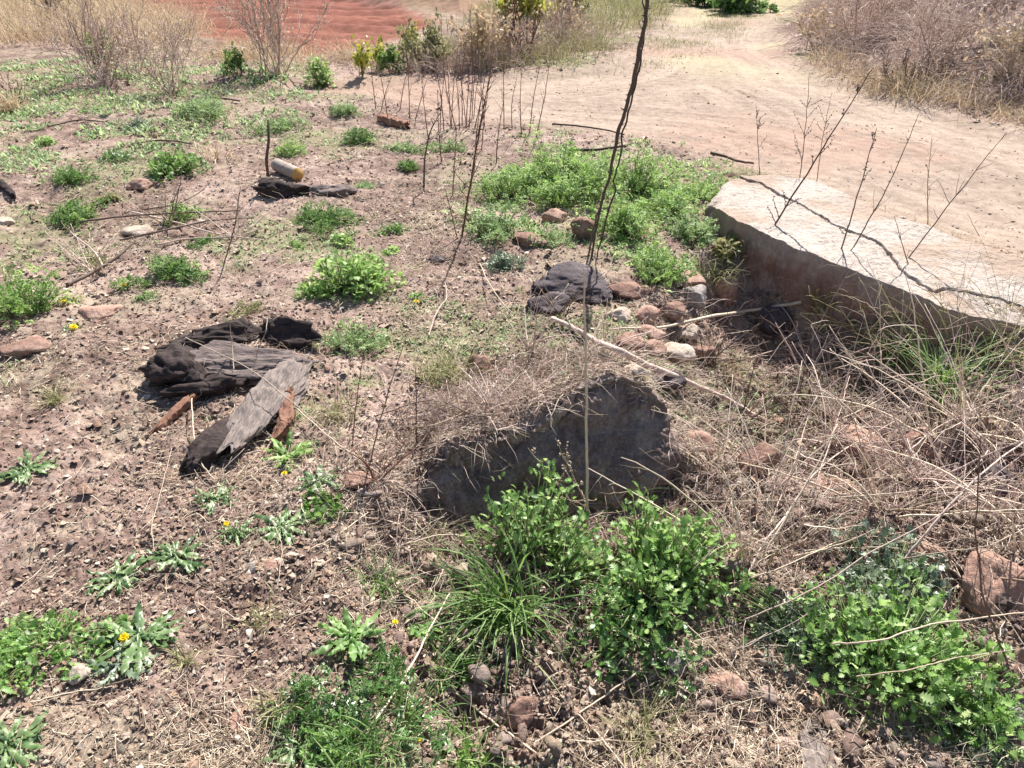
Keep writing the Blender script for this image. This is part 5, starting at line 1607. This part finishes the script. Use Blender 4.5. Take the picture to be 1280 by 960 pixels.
twiggy('dead_stalk', 'dead stem behind the slab with curled dry tips', 'stalk', (1020, 235), (1040, 115), 'twig', .0035, 8, 9, G4, 0.02, 0.35, True)

G5 = 'thin reddish stems at the track edge'
spots = [(470, 130, 462, 96), (486, 142, 470, 92), (500, 135, 512, 95), (512, 138, 500, 88), (527, 160, 526, 88), (545, 152, 540, 90), (560, 150, 556, 70), (570, 152, 566, 85), (578, 150, 580, 62), (588, 152, 590, 80),
         (596, 160, 600, 40), (604, 150, 612, 78), (612, 152, 622, 84), (620, 155, 634, 86), (630, 150, 628, 68), (652, 160, 656, 90), (662, 158, 672, 88), (670, 160, 684, 86)]
lab5 = ['shortest thin red stem at the end of the stem row away from the slab', 'leaning thin red stem beside the reddish wood chunk', 'thin red stem directly above the reddish wood chunk', 'thin red stem with the widest spread twigs near the wood chunk', 'thin red stem standing before the row over pale clump',
        'thin red stem at the thin edge of the dense stem bunch', 'thick red stem beginning the dense stem bunch', 'red stem inside the dense bunch leaning away from the slab', 'tall red stem in the middle of the dense bunch', 'red stem just beside the tallest thin red stem',
        'tallest thin red stem, reaching over the far verge', 'red stem leaning out of the dense bunch toward the slab', 'second red stem leaning out of the dense bunch', 'outermost leaning red stem of the dense bunch', 'straight red stem standing between the two bunches',
        'first stem of the small separate bunch by the track', 'middle stem of the small separate bunch by the track', 'last leaning stem of the small separate bunch by the track']
JR = np.random.default_rng(99)
for k, ((bx, by, tx, ty), lb) in enumerate(zip(spots, lab5)):
    if 3 < k < 14:
        nb = 578 + (bx - 578) * 0.45; tx += (nb - bx) * 0.55; bx = nb
    by += JR.uniform(-6, 12); tx += JR.uniform(-9, 9); ty += JR.uniform(-16, 24)
    twiggy('dead_stalk', lb, 'stalk', (bx, by + 4), (tx, ty - 22), 'redtwig', .0052, 7, 20 + k, G5, 0.02, 0.32)
for k, (bx, by, tx, ty, lb) in enumerate([
        (564, 160, 572, 60, 'dark red stem in front of the thick red stem'), (583, 158, 574, 72, 'forked red stem crossing the tall middle stem'), (592, 150, 606, 66, 'red stem behind the tallest thin red stem'),
        (550, 164, 556, 92, 'short red stem at the foot of the dense bunch'), (606, 160, 600, 84, 'red stem leaning back into the dense bunch'), (640, 162, 646, 96, 'sparse red stem beside the small separate bunch'),
        (519, 150, 533, 100, 'weak red stem between the wood chunk and the dense bunch'), (476, 140, 492, 90, 'crooked red stem near the leaning stem by the wood chunk')]):
    twiggy('dead_stalk', lb, 'stalk', (bx, by), (tx, ty), 'redtwig', .0048, 7, 120 + k, G5, 0.02, 0.32)
for k, (bx, by, tx, ty, lb) in enumerate([
        (552, 205, 547, 112, 'thin red stem standing forward of the row behind the pale clumps'), (592, 220, 606, 96, 'tall red stem standing forward beside the branched reddish stem'),
        (566, 245, 571, 160, 'short red stem on open soil behind the branched reddish stem'), (602, 188, 614, 88, 'red stem on the soil in front of the dense bunch'),
        (536, 178, 527, 98, 'red stem between the pale clumps near the dense bunch'), (620, 205, 630, 124, 'red stem rising behind the thin pale clump of the green patch')]):
    twiggy('dead_stalk', lb, 'stalk', (bx, by), (tx, ty), 'redtwig', .005, 8, 140 + k, G5, 0.015, 0.3)
twiggy('dead_stalk', 'branched reddish stem rising from open soil before the red stem row', 'stalk', (577, 300), (612, 96), 'redtwig', .007, 12, 41, G5, 0.01, 0.28, mid=[(587, 235), (600, 160)])
twiggy('dead_stalk', 'slender dark stem with an arched tip on open soil', 'stalk', (530, 240), (551, 140), 'twig', .008, 4, 42, G5, 0.01, 0.2, mid=[(531, 200), (538, 165)])
twiggy('dead_stalk', 'short reddish forked stem on open soil below the branched one', 'stalk', (572, 300), (556, 235), 'redtwig', .004, 5, 43, G5, 0.02, 0.35)
twiggy('dead_stalk', 'bare reddish stem on the soil beside the short log', 'stalk', (280, 330), (300, 235), 'redtwig', .004, 8, 44, G5, 0.02, 0.4)
twiggy('dead_stalk', 'thin dark stem standing before the thin faded grass tuft', 'stalk', (462, 580), (508, 420), 'twig', .003, 5, 45, G5, 0.03, 0.3)
twiggy('dead_stalk', 'thin dead stem beside the boulder mound edge', 'stalk', (440, 560), (455, 440), 'redtwig', .0026, 5, 46, G5, 0.03, 0.35)
twiggy('dead_stalk', 'pale seed stalk leaning over the lush bright plant', 'stalk', (745, 660), (660, 560), 'straw', .003, 9, 47, G5, 0.03, 0.3, True)
twiggy('dead_stalk', 'second pale seed stalk fanned over the boulder face', 'stalk', (748, 662), (694, 548), 'straw', .003, 9, 48, G5, 0.03, 0.3, True)
twiggy('dead_stalk', 'dark curved stem beside the pink rubble block', 'stalk', (1268, 845), (1226, 545), 'twig', .0034, 3, 49, G5, 0.02, 0.15, mid=[(1240, 780), (1222, 700), (1222, 620)])


# long fallen stalks: (label, pixel path, lifts, radius, material)
def fallen(name, label, cat, path, lift, r, m, wob=0.003, group='long fallen stalks'):
    lf = np.interp(np.linspace(0, 1, len(path)), np.linspace(0, 1, len(lift)), lift)
    pts = [at(a, b, l) for (a, b), l in zip(path, lf)]
    return single(name, label, cat, pts, r, m, wob=wob, n=46, sides=7 if max(r) > .005 else 5, group=group)


fallen('branch', 'thick pale fallen branch slanting down into the hollow behind the boulder', 'branch', [(690, 398), (735, 420), (770, 438), (812, 457), (850, 474), (905, 497), (956, 526)], [.03, .06, .06, .03], [.012, .012, .014, .011, .012], 'reed', .008)
fallen('branch', 'smooth pale curved stick across the shaded hole below the slab', 'branch', [(1002, 377), (965, 384), (925, 390), (880, 397), (835, 408), (790, 410), (760, 412)], [.06, .10, .06, .03], [.010, .009, .007, .004], 'straw', .006)
S_ = [
    ('straw lying from the bottom edge up to the dark feathery tuft', [(560, 858), (600, 890), (640, 920), (700, 962)], [.02, .03], [.0028, .0034], 'straw'),
    ('straw crossing up from the bottom edge toward the lobed plant', [(632, 955), (700, 908), (770, 860), (846, 802)], [.01, .05], [.0030, .0020], 'straw'),
    ('long level straw stretched across the hollow', [(858, 627), (960, 626), (1060, 621), (1160, 612), (1246, 598)], [.06, .12, .08], [.0026, .0022, .0015], 'straw'),
    ('thick straw bent through the middle of the hollow', [(925, 735), (955, 680), (985, 640), (1020, 590), (1060, 560), (1130, 520)], [.03, .12, .10], [.0042, .0034, .002], 'reed'),
    ('steep pale straw rising through the hollow tangle', [(1010, 640), (1025, 590), (1045, 530), (1062, 470)], [.02, .2, .15], [.0034, .002], 'reed'),
    ('tawny straw slanting over grey plant behind biggest clump', [(930, 775), (1010, 740), (1090, 690), (1180, 640), (1290, 560)], [.08, .2, .2], [.0024, .0020, .0014], 'reed'),
    ('pale straw lying over the biggest leafy clump', [(1040, 805), (1100, 800), (1170, 780), (1285, 765)], [.22, .26, .2], [.0026, .0022], 'straw'),
    ('second straw lying over the biggest leafy clump', [(1070, 846), (1130, 838), (1200, 822), (1270, 812)], [.2, .22, .16], [.0018, .0012], 'straw'),
    ('straw running diagonally down past the silvery plant', [(770, 718), (830, 760), (880, 800), (940, 860), (1000, 935)], [.12, .08, .02, .01], [.0018, .0026], 'straw'),
    ('pale straw slanting beside the big grass tuft', [(562, 742), (538, 785), (510, 840), (470, 900)], [.10, .03], [.0022, .0030], 'straw'),
    ('long grey straw passing behind the silvery plant', [(868, 740), (920, 728), (975, 710), (1040, 680)], [.05, .10], [.0026, .0018], 'straw'),
    ('straw crossing the boulder foot', [(500, 682), (560, 668), (610, 680)], [.04, .10, .05], [.0022, .0018], 'straw'),
    ('straw arching over the mound in front of pale dead tuft', [(440, 560), (490, 535), (545, 530), (610, 500)], [.02, .08, .02], [.0022, .0014], 'straw'),
    ('pale straw lying beyond the boulder crest', [(600, 330), (615, 360), (640, 390), (680, 405)], [.02, .1, .04], [.0034, .002], 'straw'),
    ('bleached twig curling on soil between tuft and mound', [(536, 420), (545, 392), (558, 372), (556, 352)], [.02, .03, .04], [.005, .003], 'reed'),
    ('straw stretching from the stump rim over the grey core', [(232, 422), (270, 440), (310, 460), (350, 490), (410, 540)], [.18, .14, .16, .04], [.0022, .0018], 'straw'),
    ('upright bent straw before the bark rim', [(292, 462), (290, 430), (288, 400), (300, 384)], [.05, .10, .2, .22], [.0022, .0014], 'straw'),
    ('pale straw standing over the stump core', [(316, 468), (322, 440), (332, 415), (334, 398)], [.08, .14, .22, .24], [.0022, .0014], 'straw'),
    ('long straw trailing along the soil from stump to rosettes', [(240, 498), (242, 540), (250, 575), (268, 600)], [.05, .06, .02], [.0024, .0018], 'straw'),
    ('straw lying past the orange edged plank toward the boulder', [(370, 510), (410, 545), (450, 575), (500, 610)], [.04, .06, .02], [.0024, .0018], 'straw'),
    ('brown twig on top of the dry twig pile', [(95, 278), (150, 271), (210, 267), (300, 263)], [.05, .06, .05], [.007, .006, .004], 'twig'),
    ('pale twig under the top of the twig pile', [(165, 265), (220, 278), (270, 292), (330, 300)], [.03, .05], [.006, .003], 'reed'),
    ('brown stick lying across the middle of the dry twig pile', [(150, 300), (205, 288), (262, 276), (318, 272)], [.03, .05, .03], [.007, .005], 'twig'),
    ('bleached stick at the near side of the dry twig pile', [(196, 306), (240, 298), (290, 296), (332, 284)], [.02, .04], [.006, .003], 'reed'),
    ('crooked dark stick at the far side of the dry twig pile', [(178, 262), (220, 255), (250, 240), (262, 226)], [.02, .06, .10], [.005, .003], 'twig'),
    ('dark broken stick on soil behind the compact dark green clump', [(165, 180), (190, 176), (216, 176), (240, 180)], [.02, .03], [.009, .006], 'thorn'),
    ('brown stick lying before the low twiggy shrub', [(60, 158), (100, 150), (140, 154)], [.02, .03], [.010, .006], 'twig'),
    ('dark stick on the soil behind the flat pale clump', [(228, 128), (262, 122), (300, 126)], [.02, .03], [.012, .008], 'thorn'),
    ('dark stick lying beside the dark weathered wood chunk', [(380, 236), (405, 232), (440, 240)], [.02, .02], [.009, .006], 'thorn'),
    ('leaning dead stick by the straggling clump', [(84, 356), (120, 338), (148, 320), (170, 300)], [.02, .05, .10], [.012, .009, .005], 'twig'),
    ('forked dead stick crossing the leaning one', [(130, 335), (118, 315), (100, 300), (88, 290)], [.03, .10, .14], [.006, .003], 'reed'),
    ('dark stick lying behind the green patch', [(703, 180), (712, 186), (745, 187), (790, 181)], [.04, .03, .03], [.018, .014, .009], 'thorn'),
    ('dark stick lying at the track edge before the slab', [(888, 191), (905, 195), (922, 201), (942, 204)], [.03, .02], [.014, .009], 'thorn'),
    ('dark stick lying on track side of the soil edge', [(690, 155), (720, 157), (760, 163), (780, 168)], [.02, .02], [.010, .007], 'thorn'),
    ('thin brown stick among the dead tuft and clod', [(470, 520), (540, 500), (600, 520), (640, 505)], [.05, .06, .03], [.0034, .002], 'twig'),
    ('orange brown stalk slanting at the edge of hollow', [(1130, 700), (1180, 640), (1230, 590), (1290, 545)], [.1, .25, .25], [.0045, .003], 'reed'),
    ('straw standing across pink clod and bluish stone', [(960, 660), (985, 600), (1000, 555), (1010, 520)], [.02, .1, .16], [.0026, .0018], 'straw'),
    ('pale straw crossing the olive tuft under the slab', [(930, 450), (1000, 428), (1080, 410), (1140, 400)], [.05, .12, .08], [.003, .002], 'reed'),
    ('straw bridging the hollow from clod to grass', [(1000, 540), (1060, 520), (1120, 490), (1180, 478)], [.08, .14, .12], [.003, .002], 'straw'),
    ('straw leaning below the green grass under the slab', [(1090, 590), (1140, 560), (1180, 530), (1290, 480)], [.1, .16, .14], [.003, .002], 'reed'),
    ('straw hanging over the rubble block', [(1120, 700), (1180, 690), (1240, 680), (1300, 650)], [.1, .22, .22], [.0026, .0016], 'straw'),
    ('straw lying along bare soil past the pebble', [(30, 880), (80, 868), (140, 858)], [.01, .02], [.0022, .0014], 'straw'),
    ('dark twig lying by the wilted dandelion', [(60, 872), (110, 862), (160, 850), (180, 840)], [.01, .02], [.003, .0018], 'twig'),
    ('straw upright beside the broad rosette', [(345, 740), (350, 710), (352, 680), (340, 650)], [.0, .04, .08], [.0018, .0012], 'straw'),
    ('straw lying near the budding dandelion', [(380, 690), (420, 670), (460, 640)], [.01, .03], [.002, .0014], 'straw'),
    ('long straw in soil behind wide rosettes', [(196, 705), (190, 660), (202, 610), (215, 560)], [.01, .05, .03], [.0016, .0012], 'straw'),
    ('thin straw before the yellowish tuft at the bottom', [(690, 870), (730, 900), (770, 945), (790, 975)], [.03, .03], [.0022, .0016], 'straw'),
]
for lab, path, lift, r, m_ in S_:
    fallen('stick' if max(r) > .0055 else 'straw_stalk', lab, 'stick' if max(r) > .0055 else 'straw', path, lift, r, m_)
# ------------------------------------------------------------------ dead weeds tangled in the hollow
def dead_weed(label, px, py, hpx, nstem, seed, m='reed', r=0.0022, spread=0.9, group='dead weeds tangled in the hollow', lean=None, name='dead_weed', ntw=3, twl=0.3, cat='dead weed', p0=(0.5, 1.45)):
    rng = np.random.default_rng(seed)
    p = at(px, py); H_ = hpx * depth(p) / FPX
    L = H_ * rng.uniform(0.5, 1.15, nstem)
    az = rng.uniform(0, 2 * math.pi, nstem) if lean is None else lean + spread * rng.normal(size=nstem)
    b = np.column_stack([rng.normal(size=(nstem, 2)) * 0.05 * H_, np.full(nstem, -0.01)])
    C = arcs(b, az, rng.uniform(*p0, nstem), rng.uniform(-0.2, 1.2, nstem), L, 12, 0.06, rng)
    R = r * (0.5 + 1.6 * rng.random(nstem) ** 2)[:, None] * np.linspace(1, 0.35, 12)[None]
    V, Fs = tubes(C, R, 4); mb = MB(); mb.add(V, Fs, np.repeat(np.clip(rng.normal(0.65, 0.25, nstem), 0, 1), 48))
    bs = []
    for k in range(nstem):
        for q in range(ntw):
            bs.append(C[k, rng.integers(3, 12)])
    bs = np.array(bs); n = len(bs)
    C2 = arcs(bs, rng.uniform(0, 2 * math.pi, n), rng.uniform(-0.2, 1.2, n), rng.uniform(-0.5, 1.2, n), H_ * twl * rng.uniform(0.3, 1.1, n), 7, 0.12, rng)
    V, Fs = tubes(C2, r * rng.uniform(0.3, 0.8, n)[:, None] * np.linspace(1, .4, 7)[None], 3); mb.add(V, Fs, np.repeat(rng.random(n), 21))
    o = mb.build(name, M[m], None, True, p)
    return tag(o, label, cat, group)


W_ = [
    (1238, 590, 190, 8, 'reed', 'tall dead weed at the photo edge over the dark stone'),
    (1180, 545, 150, 8, 'straw', 'dead weed leaning toward the green grass under the slab'),
    (1090, 590, 150, 8, 'reed', 'dead weed in the middle of the hollow'),
    (1276, 690, 190, 7, 'straw', 'dead weed bending over the pink rubble block'),
    (1000, 545, 120, 8, 'twig', 'dark dead weed by the bluish white stone'),
    (1140, 445, 90, 8, 'drygrassstem', 'olive dead weed against the middle of the slab face'),
    (1020, 400, 70, 7, 'drygrassstem', 'olive dead weed against the near end of the slab face'),
    (985, 690, 120, 8, 'straw', 'dead weed in front of the lumpy pink clod'),
    (930, 700, 150, 9, 'straw', 'pale dead weed rising between the lobed plant and silvery plant'),
    (960, 620, 130, 9, 'reed', 'dead weed sprawling over the tall brown clod'),
    (1040, 560, 140, 10, 'reed', 'dead weed tangled above the broad pinkish clod'),
    (1010, 470, 110, 9, 'reed', 'dead weed in the hollow under the curved pale stick'),
    (1100, 640, 160, 10, 'straw', 'dead weed behind the grey green plant'),
    (1160, 610, 160, 10, 'reed', 'dead weed on the russet chunk in the hollow'),
    (1230, 660, 180, 10, 'reed', 'tawny dead weed above the pink rubble block'),
    (1110, 500, 120, 9, 'straw', 'dead weed mixed with dark grass below the slab'),
    (1210, 540, 150, 10, 'straw', 'pale dead weed in front of the green grass under the slab'),
    (1270, 560, 170, 9, 'reed', 'dead weed over the half hidden dark stone'),
    (1080, 420, 80, 8, 'drygrassstem', 'dry weed hanging along the slab face'),
    (1190, 430, 90, 8, 'drygrassstem', 'dry weed bent under the thin end of the slab'),
    (1260, 440, 110, 9, 'drygrassstem', 'dry weed at the photo edge under the slab'),
    (890, 590, 110, 8, 'straw', 'dead weed beside the shaded boulder end'),
    (930, 530, 90, 8, 'twig', 'dark dead weed at the end of the thick branch'),
    (880, 460, 80, 7, 'twig', 'dark dead weed between pile of stones and branch'),
    (760, 440, 60, 7, 'reed', 'dead weed on the mound behind the boulder top'),
    (660, 440, 70, 8, 'reed', 'pale dead weed on the mound behind the boulder'),
    (610, 520, 70, 7, 'reed', 'dead weed hanging over the low boulder end'),
    (520, 560, 80, 7, 'twig', 'dark dead weed at the low boulder end'),
    (700, 395, 60, 7, 'twig', 'dark dead weed before the wide black stone'),
    (470, 600, 70, 6, 'redtwig', 'reddish dead weed on the soil between plank and boulder'),
    (1200, 720, 140, 7, 'straw', 'dead weed behind the biggest leafy clump'),
    (300, 300, 60, 7, 'reed', 'dead weed heaped on the end of the twig pile'),
    (210, 280, 50, 7, 'twig', 'brown dead weed within the twig pile'),
    (120, 340, 70, 7, 'reed', 'dead weed around the leaning dead stick'),
]
M['drygrassstem'] = stemmat('stalk_olive', (0.16, 0.13, 0.06), (0.48, 0.42, 0.24))
for k, (px, py, h, n, m_, lab) in enumerate(W_):
    dead_weed(lab, px, py, h * 1.3, int(n * 1.9), 700 + k, m_, r=.0026)


# ------------------------------------------------------------------ bare shrubs and bushes further off
def shrub(label, px, py, wpx, hpx, seed, m, r0=0.012, nstem=6, depth_=3, kids=3, leafm=None, nleaf=0, leaf=0.03, group='bare shrubs at the back of the soil', name='bare_shrub', cat='shrub', p0=(0.8, 1.5), curl=0.5):
    rng = np.random.default_rng(seed)
    p = at(px, py); u = depth(p) / FPX; W = wpx * u; H_ = hpx * u
    t = thing(name, label, cat, p, 0, group)
    L = np.hypot(H_, W * 0.25) * 0.62 * rng.uniform(0.6, 1.1, nstem)
    b = np.column_stack([rng.normal(size=(nstem, 2)) * W * 0.07, np.full(nstem, -0.02)])
    cur = arcs(b, rng.uniform(0, 2 * math.pi, nstem), rng.uniform(*p0, nstem), rng.uniform(-curl, curl, nstem), L, 10, 0.10, rng)
    r = r0; mb = MB(); sb = MB(); tips = []
    for lev in range(depth_):
        R = r * rng.uniform(0.7, 1.2, len(cur))[:, None] * np.linspace(1, 0.5, 10)[None]
        V, Fs = tubes(cur, R, 5 if lev == 0 else 3)
        (mb if lev == 0 else sb).add(V, Fs, np.repeat(rng.random(len(cur)), 10 * (5 if lev == 0 else 3)))
        tips.append(cur[:, -4:].reshape(-1, 3))
        if lev == depth_ - 1: break
        n = len(cur) * kids
        par = np.repeat(np.arange(len(cur)), kids)
        at_i = rng.integers(4, 10, n)
        bs = cur[par, at_i]; dr = cur[par, np.minimum(at_i, 9)] - cur[par, np.minimum(at_i, 9) - 1]
        az = np.arctan2(dr[:, 1], dr[:, 0]) + rng.normal(size=n) * 1.0
        pt = np.arctan2(dr[:, 2], np.hypot(dr[:, 0], dr[:, 1])) + rng.normal(size=n) * 0.35
        Ln = np.repeat(L, kids) * rng.uniform(0.35, 0.8, n)
        cur = arcs(bs, az, pt, rng.uniform(-0.5, 0.5, n), Ln, 10, 0.12, rng); L = Ln; r *= 0.72
    mb.build('stem', M[m], t, True)
    if depth_ > 1: sb.build('twigs', M[m], t, True)
    if nleaf:
        tp = np.concatenate(tips); n = nleaf
        q = tp[rng.integers(0, len(tp), n)] + rng.normal(size=(n, 3)) * 0.05 * H_
        q[:, 2] = np.maximum(q[:, 2], 0.02)
        Mx = frames(rng.normal(size=(n, 3)) + [0, 0, .6], rng.normal(size=(n, 3)) + [0, 0, .8])
        fb = MB(); inst(TPL['lobed'][0], TPL['lobed'][1], Mx * (leaf * rng.uniform(.5, 1.3, n))[:, None, None], q, fb, np.clip(0.5 + .25 * rng.normal(size=n), 0, 1))
        fb.build('foliage', M[leafm], t, True)
    return t


shrub('wide pale bare shrub with fine twigs near the corner dry grass', 128, 108, 138, 109, 801, 'reed', .008, 26, 4, 3, 'drygrass', 500, .022, p0=(0.6, 1.45), curl=0.8)
shrub('pale twigged bare shrub standing alone before the corner dry grass', 216, 118, 92, 98, 802, 'reed', .007, 16, 4, 3, 'drygrass', 500, .022, p0=(0.6, 1.45), curl=0.8)
shrub('bare shrub with a bundled stem base at the edge of the red field', 345, 92, 126, 126, 803, 'reed', .009, 26, 4, 3, 'drygrass', 500, .03, p0=(1.0, 1.5), curl=0.8)
shrub('small bare shrub between the two larger bare shrubs', 172, 96, 103, 80, 804, 'reed', .008, 16, 4, 3, 'drygrass', 500, .022, p0=(0.6, 1.45), curl=0.8)
shrub('low brown twiggy shrub at the photo edge beneath the dry grass', 18, 132, 70, 40, 805, 'twig', .007, 8, 3, 3, p0=(0.4, 1.2))
shrub('low dark shrub between bare shrubs and bundled shrub', 296, 96, 60, 34, 806, 'twig', .007, 8, 3, 3, 'green', 300, .05)
shrub('green leaved low shrub under the bare shrubs', 132, 94, 110, 40, 807, 'twig', .007, 9, 3, 3, 'green', 500, .05)
shrub('leaning dark dead shrub at the top of the corner dry grass', 58, 30, 60, 50, 808, 'thorn', .02, 7, 3, 3)
G6 = 'bushes on the far verge'
shrub('yellow flowered weed beside the red field, tallest of the yellow ones', 452, 96, 30, 50, 811, 'greenstem', .006, 8, 2, 3, 'yellowleaf', 200, .06, G6, 'bush', 'bush', (1.2, 1.55))
shrub('yellow flowered weed with pale stems next to bright upright tuft', 474, 90, 26, 40, 812, 'greenstem', .006, 8, 2, 3, 'yellowleaf', 150, .06, G6, 'bush', 'bush', (1.2, 1.55))
shrub('yellow topped weed in front of the red field ridge', 512, 84, 40, 55, 813, 'greenstem', .006, 9, 2, 3, 'yellowleaf', 220, .06, G6, 'bush', 'bush', (1.2, 1.55))
shrub('grey green bush on the verge between red field and track', 535, 88, 105, 57, 814, 'twig', .008, 10, 3, 3, 'halfgrass', 1000, .06, G6, 'bush', 'bush')
shrub('low dark green bush in front of the grey green bush', 494, 92, 60, 26, 815, 'twig', .006, 8, 3, 3, 'green', 350, .06, G6, 'bush', 'bush')
shrub('broad straw coloured bush in the middle of the verge', 600, 86, 96, 66, 816, 'straw', .009, 16, 3, 3, 'drygrass', 600, .07, G6, 'bush', 'bush', (1.0, 1.5))
shrub('reddish brown dry bush on the verge beside the straw bush', 655, 74, 105, 70, 817, 'redtwig', .009, 14, 4, 3, 'drygrass', 200, .05, G6, 'bush', 'bush')
shrub('pinkish brown dry bush at the track edge of the verge', 700, 60, 100, 65, 818, 'reed', .009, 14, 4, 3, 'drygrass', 300, .06, G6, 'bush', 'bush')
shrub('bright yellow green bush at the top of the verge', 645, 42, 130, 48, 819, 'greenstem', .012, 14, 3, 3, 'yellowleaf', 1500, .10, G6, 'bush', 'bush')
shrub('dull olive grey bush beyond the pinkish brown dry bush', 712, 34, 120, 40, 820, 'twig', .010, 14, 3, 3, 'halfgrass', 700, .09, G6, 'bush', 'bush')
shrub('dark green bush at the far end of the track', 915, 14, 110, 40, 821, 'twig', .014, 22, 3, 3, 'deep', 2600, .12, G6, 'bush', 'bush', (0.2, 1.3))
shrub('second dark green bush at the far end of the track', 880, 8, 90, 40, 822, 'twig', .014, 22, 3, 3, 'deep', 2200, .12, G6, 'bush', 'bush', (0.2, 1.3))
shrub('dull olive bush at the far side of the red field', 250, -8, 130, 44, 823, 'twig', .014, 10, 3, 3, 'halfgrass', 1200, .12, G6, 'bush', 'bush')
shrub('dry bush between olive bush and the corner dry grass', 120, 8, 120, 60, 824, 'straw', .014, 12, 3, 3, 'drygrass', 900, .10, G6, 'bush', 'bush')
shrub('low yellow bush above the corner dry grass', 78, 18, 60, 40, 825, 'greenstem', .012, 9, 3, 3, 'yellowleaf', 600, .10, G6, 'bush', 'bush')
G7 = 'dry bushes on the reed bank'
shrub('reddish dry bush at the top corner of the reed bank', 1080, 50, 150, 80, 831, 'bankreed', .012, 16, 4, 3, None, 0, .05, G7, 'bush', 'bush', (0.5, 1.4))
shrub('tawny dry bush at the near end of the reed bank', 1020, 60, 80, 50, 832, 'straw', .010, 14, 4, 3, 'drygrass', 300, .06, G7, 'bush', 'bush', (0.5, 1.4))
shrub('mauve grey dry bush in the middle of the reed bank', 1170, 80, 150, 90, 833, 'bankreed', .010, 16, 4, 3, None, 0, .05, G7, 'bush', 'bush', (0.5, 1.4))
shrub('golden dry bush at the photo edge of the reed bank', 1262, 100, 90, 70, 834, 'straw', .008, 16, 4, 3, 'drygrass', 300, .05, G7, 'bush', 'bush', (0.5, 1.4))
shrub('small dark dry bush at the foot of the reed bank', 1130, 112, 110, 40, 835, 'twig', .008, 14, 4, 3, None, 0, .05, G7, 'bush', 'bush', (0.3, 1.2))

# ------------------------------------------------------------------ light
AZ, EL = math.radians(17), math.radians(47)
sd = bpy.data.lights.new('sun', 'SUN'); sd.energy = 5.0; sd.angle = math.radians(0.5); sd.color = (1.0, 0.95, 0.88)
so = bpy.data.objects.new('sun', sd); COL.objects.link(so)
v = Vector((math.sin(AZ) * math.cos(EL), math.cos(AZ) * math.cos(EL), math.sin(EL)))
so.rotation_euler = v.to_track_quat('Z', 'Y').to_euler(); so.location = v * 30
w = bpy.data.worlds.new('World'); scene.world = w; w.use_nodes = True
nt = w.node_tree
bg = nt.nodes.get('Background') or nt.nodes.new('ShaderNodeBackground')
sk = nt.nodes.new('ShaderNodeTexSky'); sk.sky_type = 'NISHITA'; sk.sun_disc = False; sk.sun_elevation = EL; sk.sun_rotation = AZ
nt.links.new(sk.outputs[0], bg.inputs[0]); bg.inputs[1].default_value = 0.068
scene.view_settings.view_transform = 'Standard'; scene.view_settings.look = 'None'
scene.view_settings.exposure = 1.12; scene.view_settings.gamma = 1.0; scene.view_settings.use_curve_mapping = False
cy = scene.cycles
cy.max_bounces = 5; cy.diffuse_bounces = 3; cy.glossy_bounces = 2; cy.transmission_bounces = 3; cy.transparent_max_bounces = 4
cy.use_denoising = True
cy.caustics_reflective = False; cy.caustics_refractive = False
scene.render.use_persistent_data = False
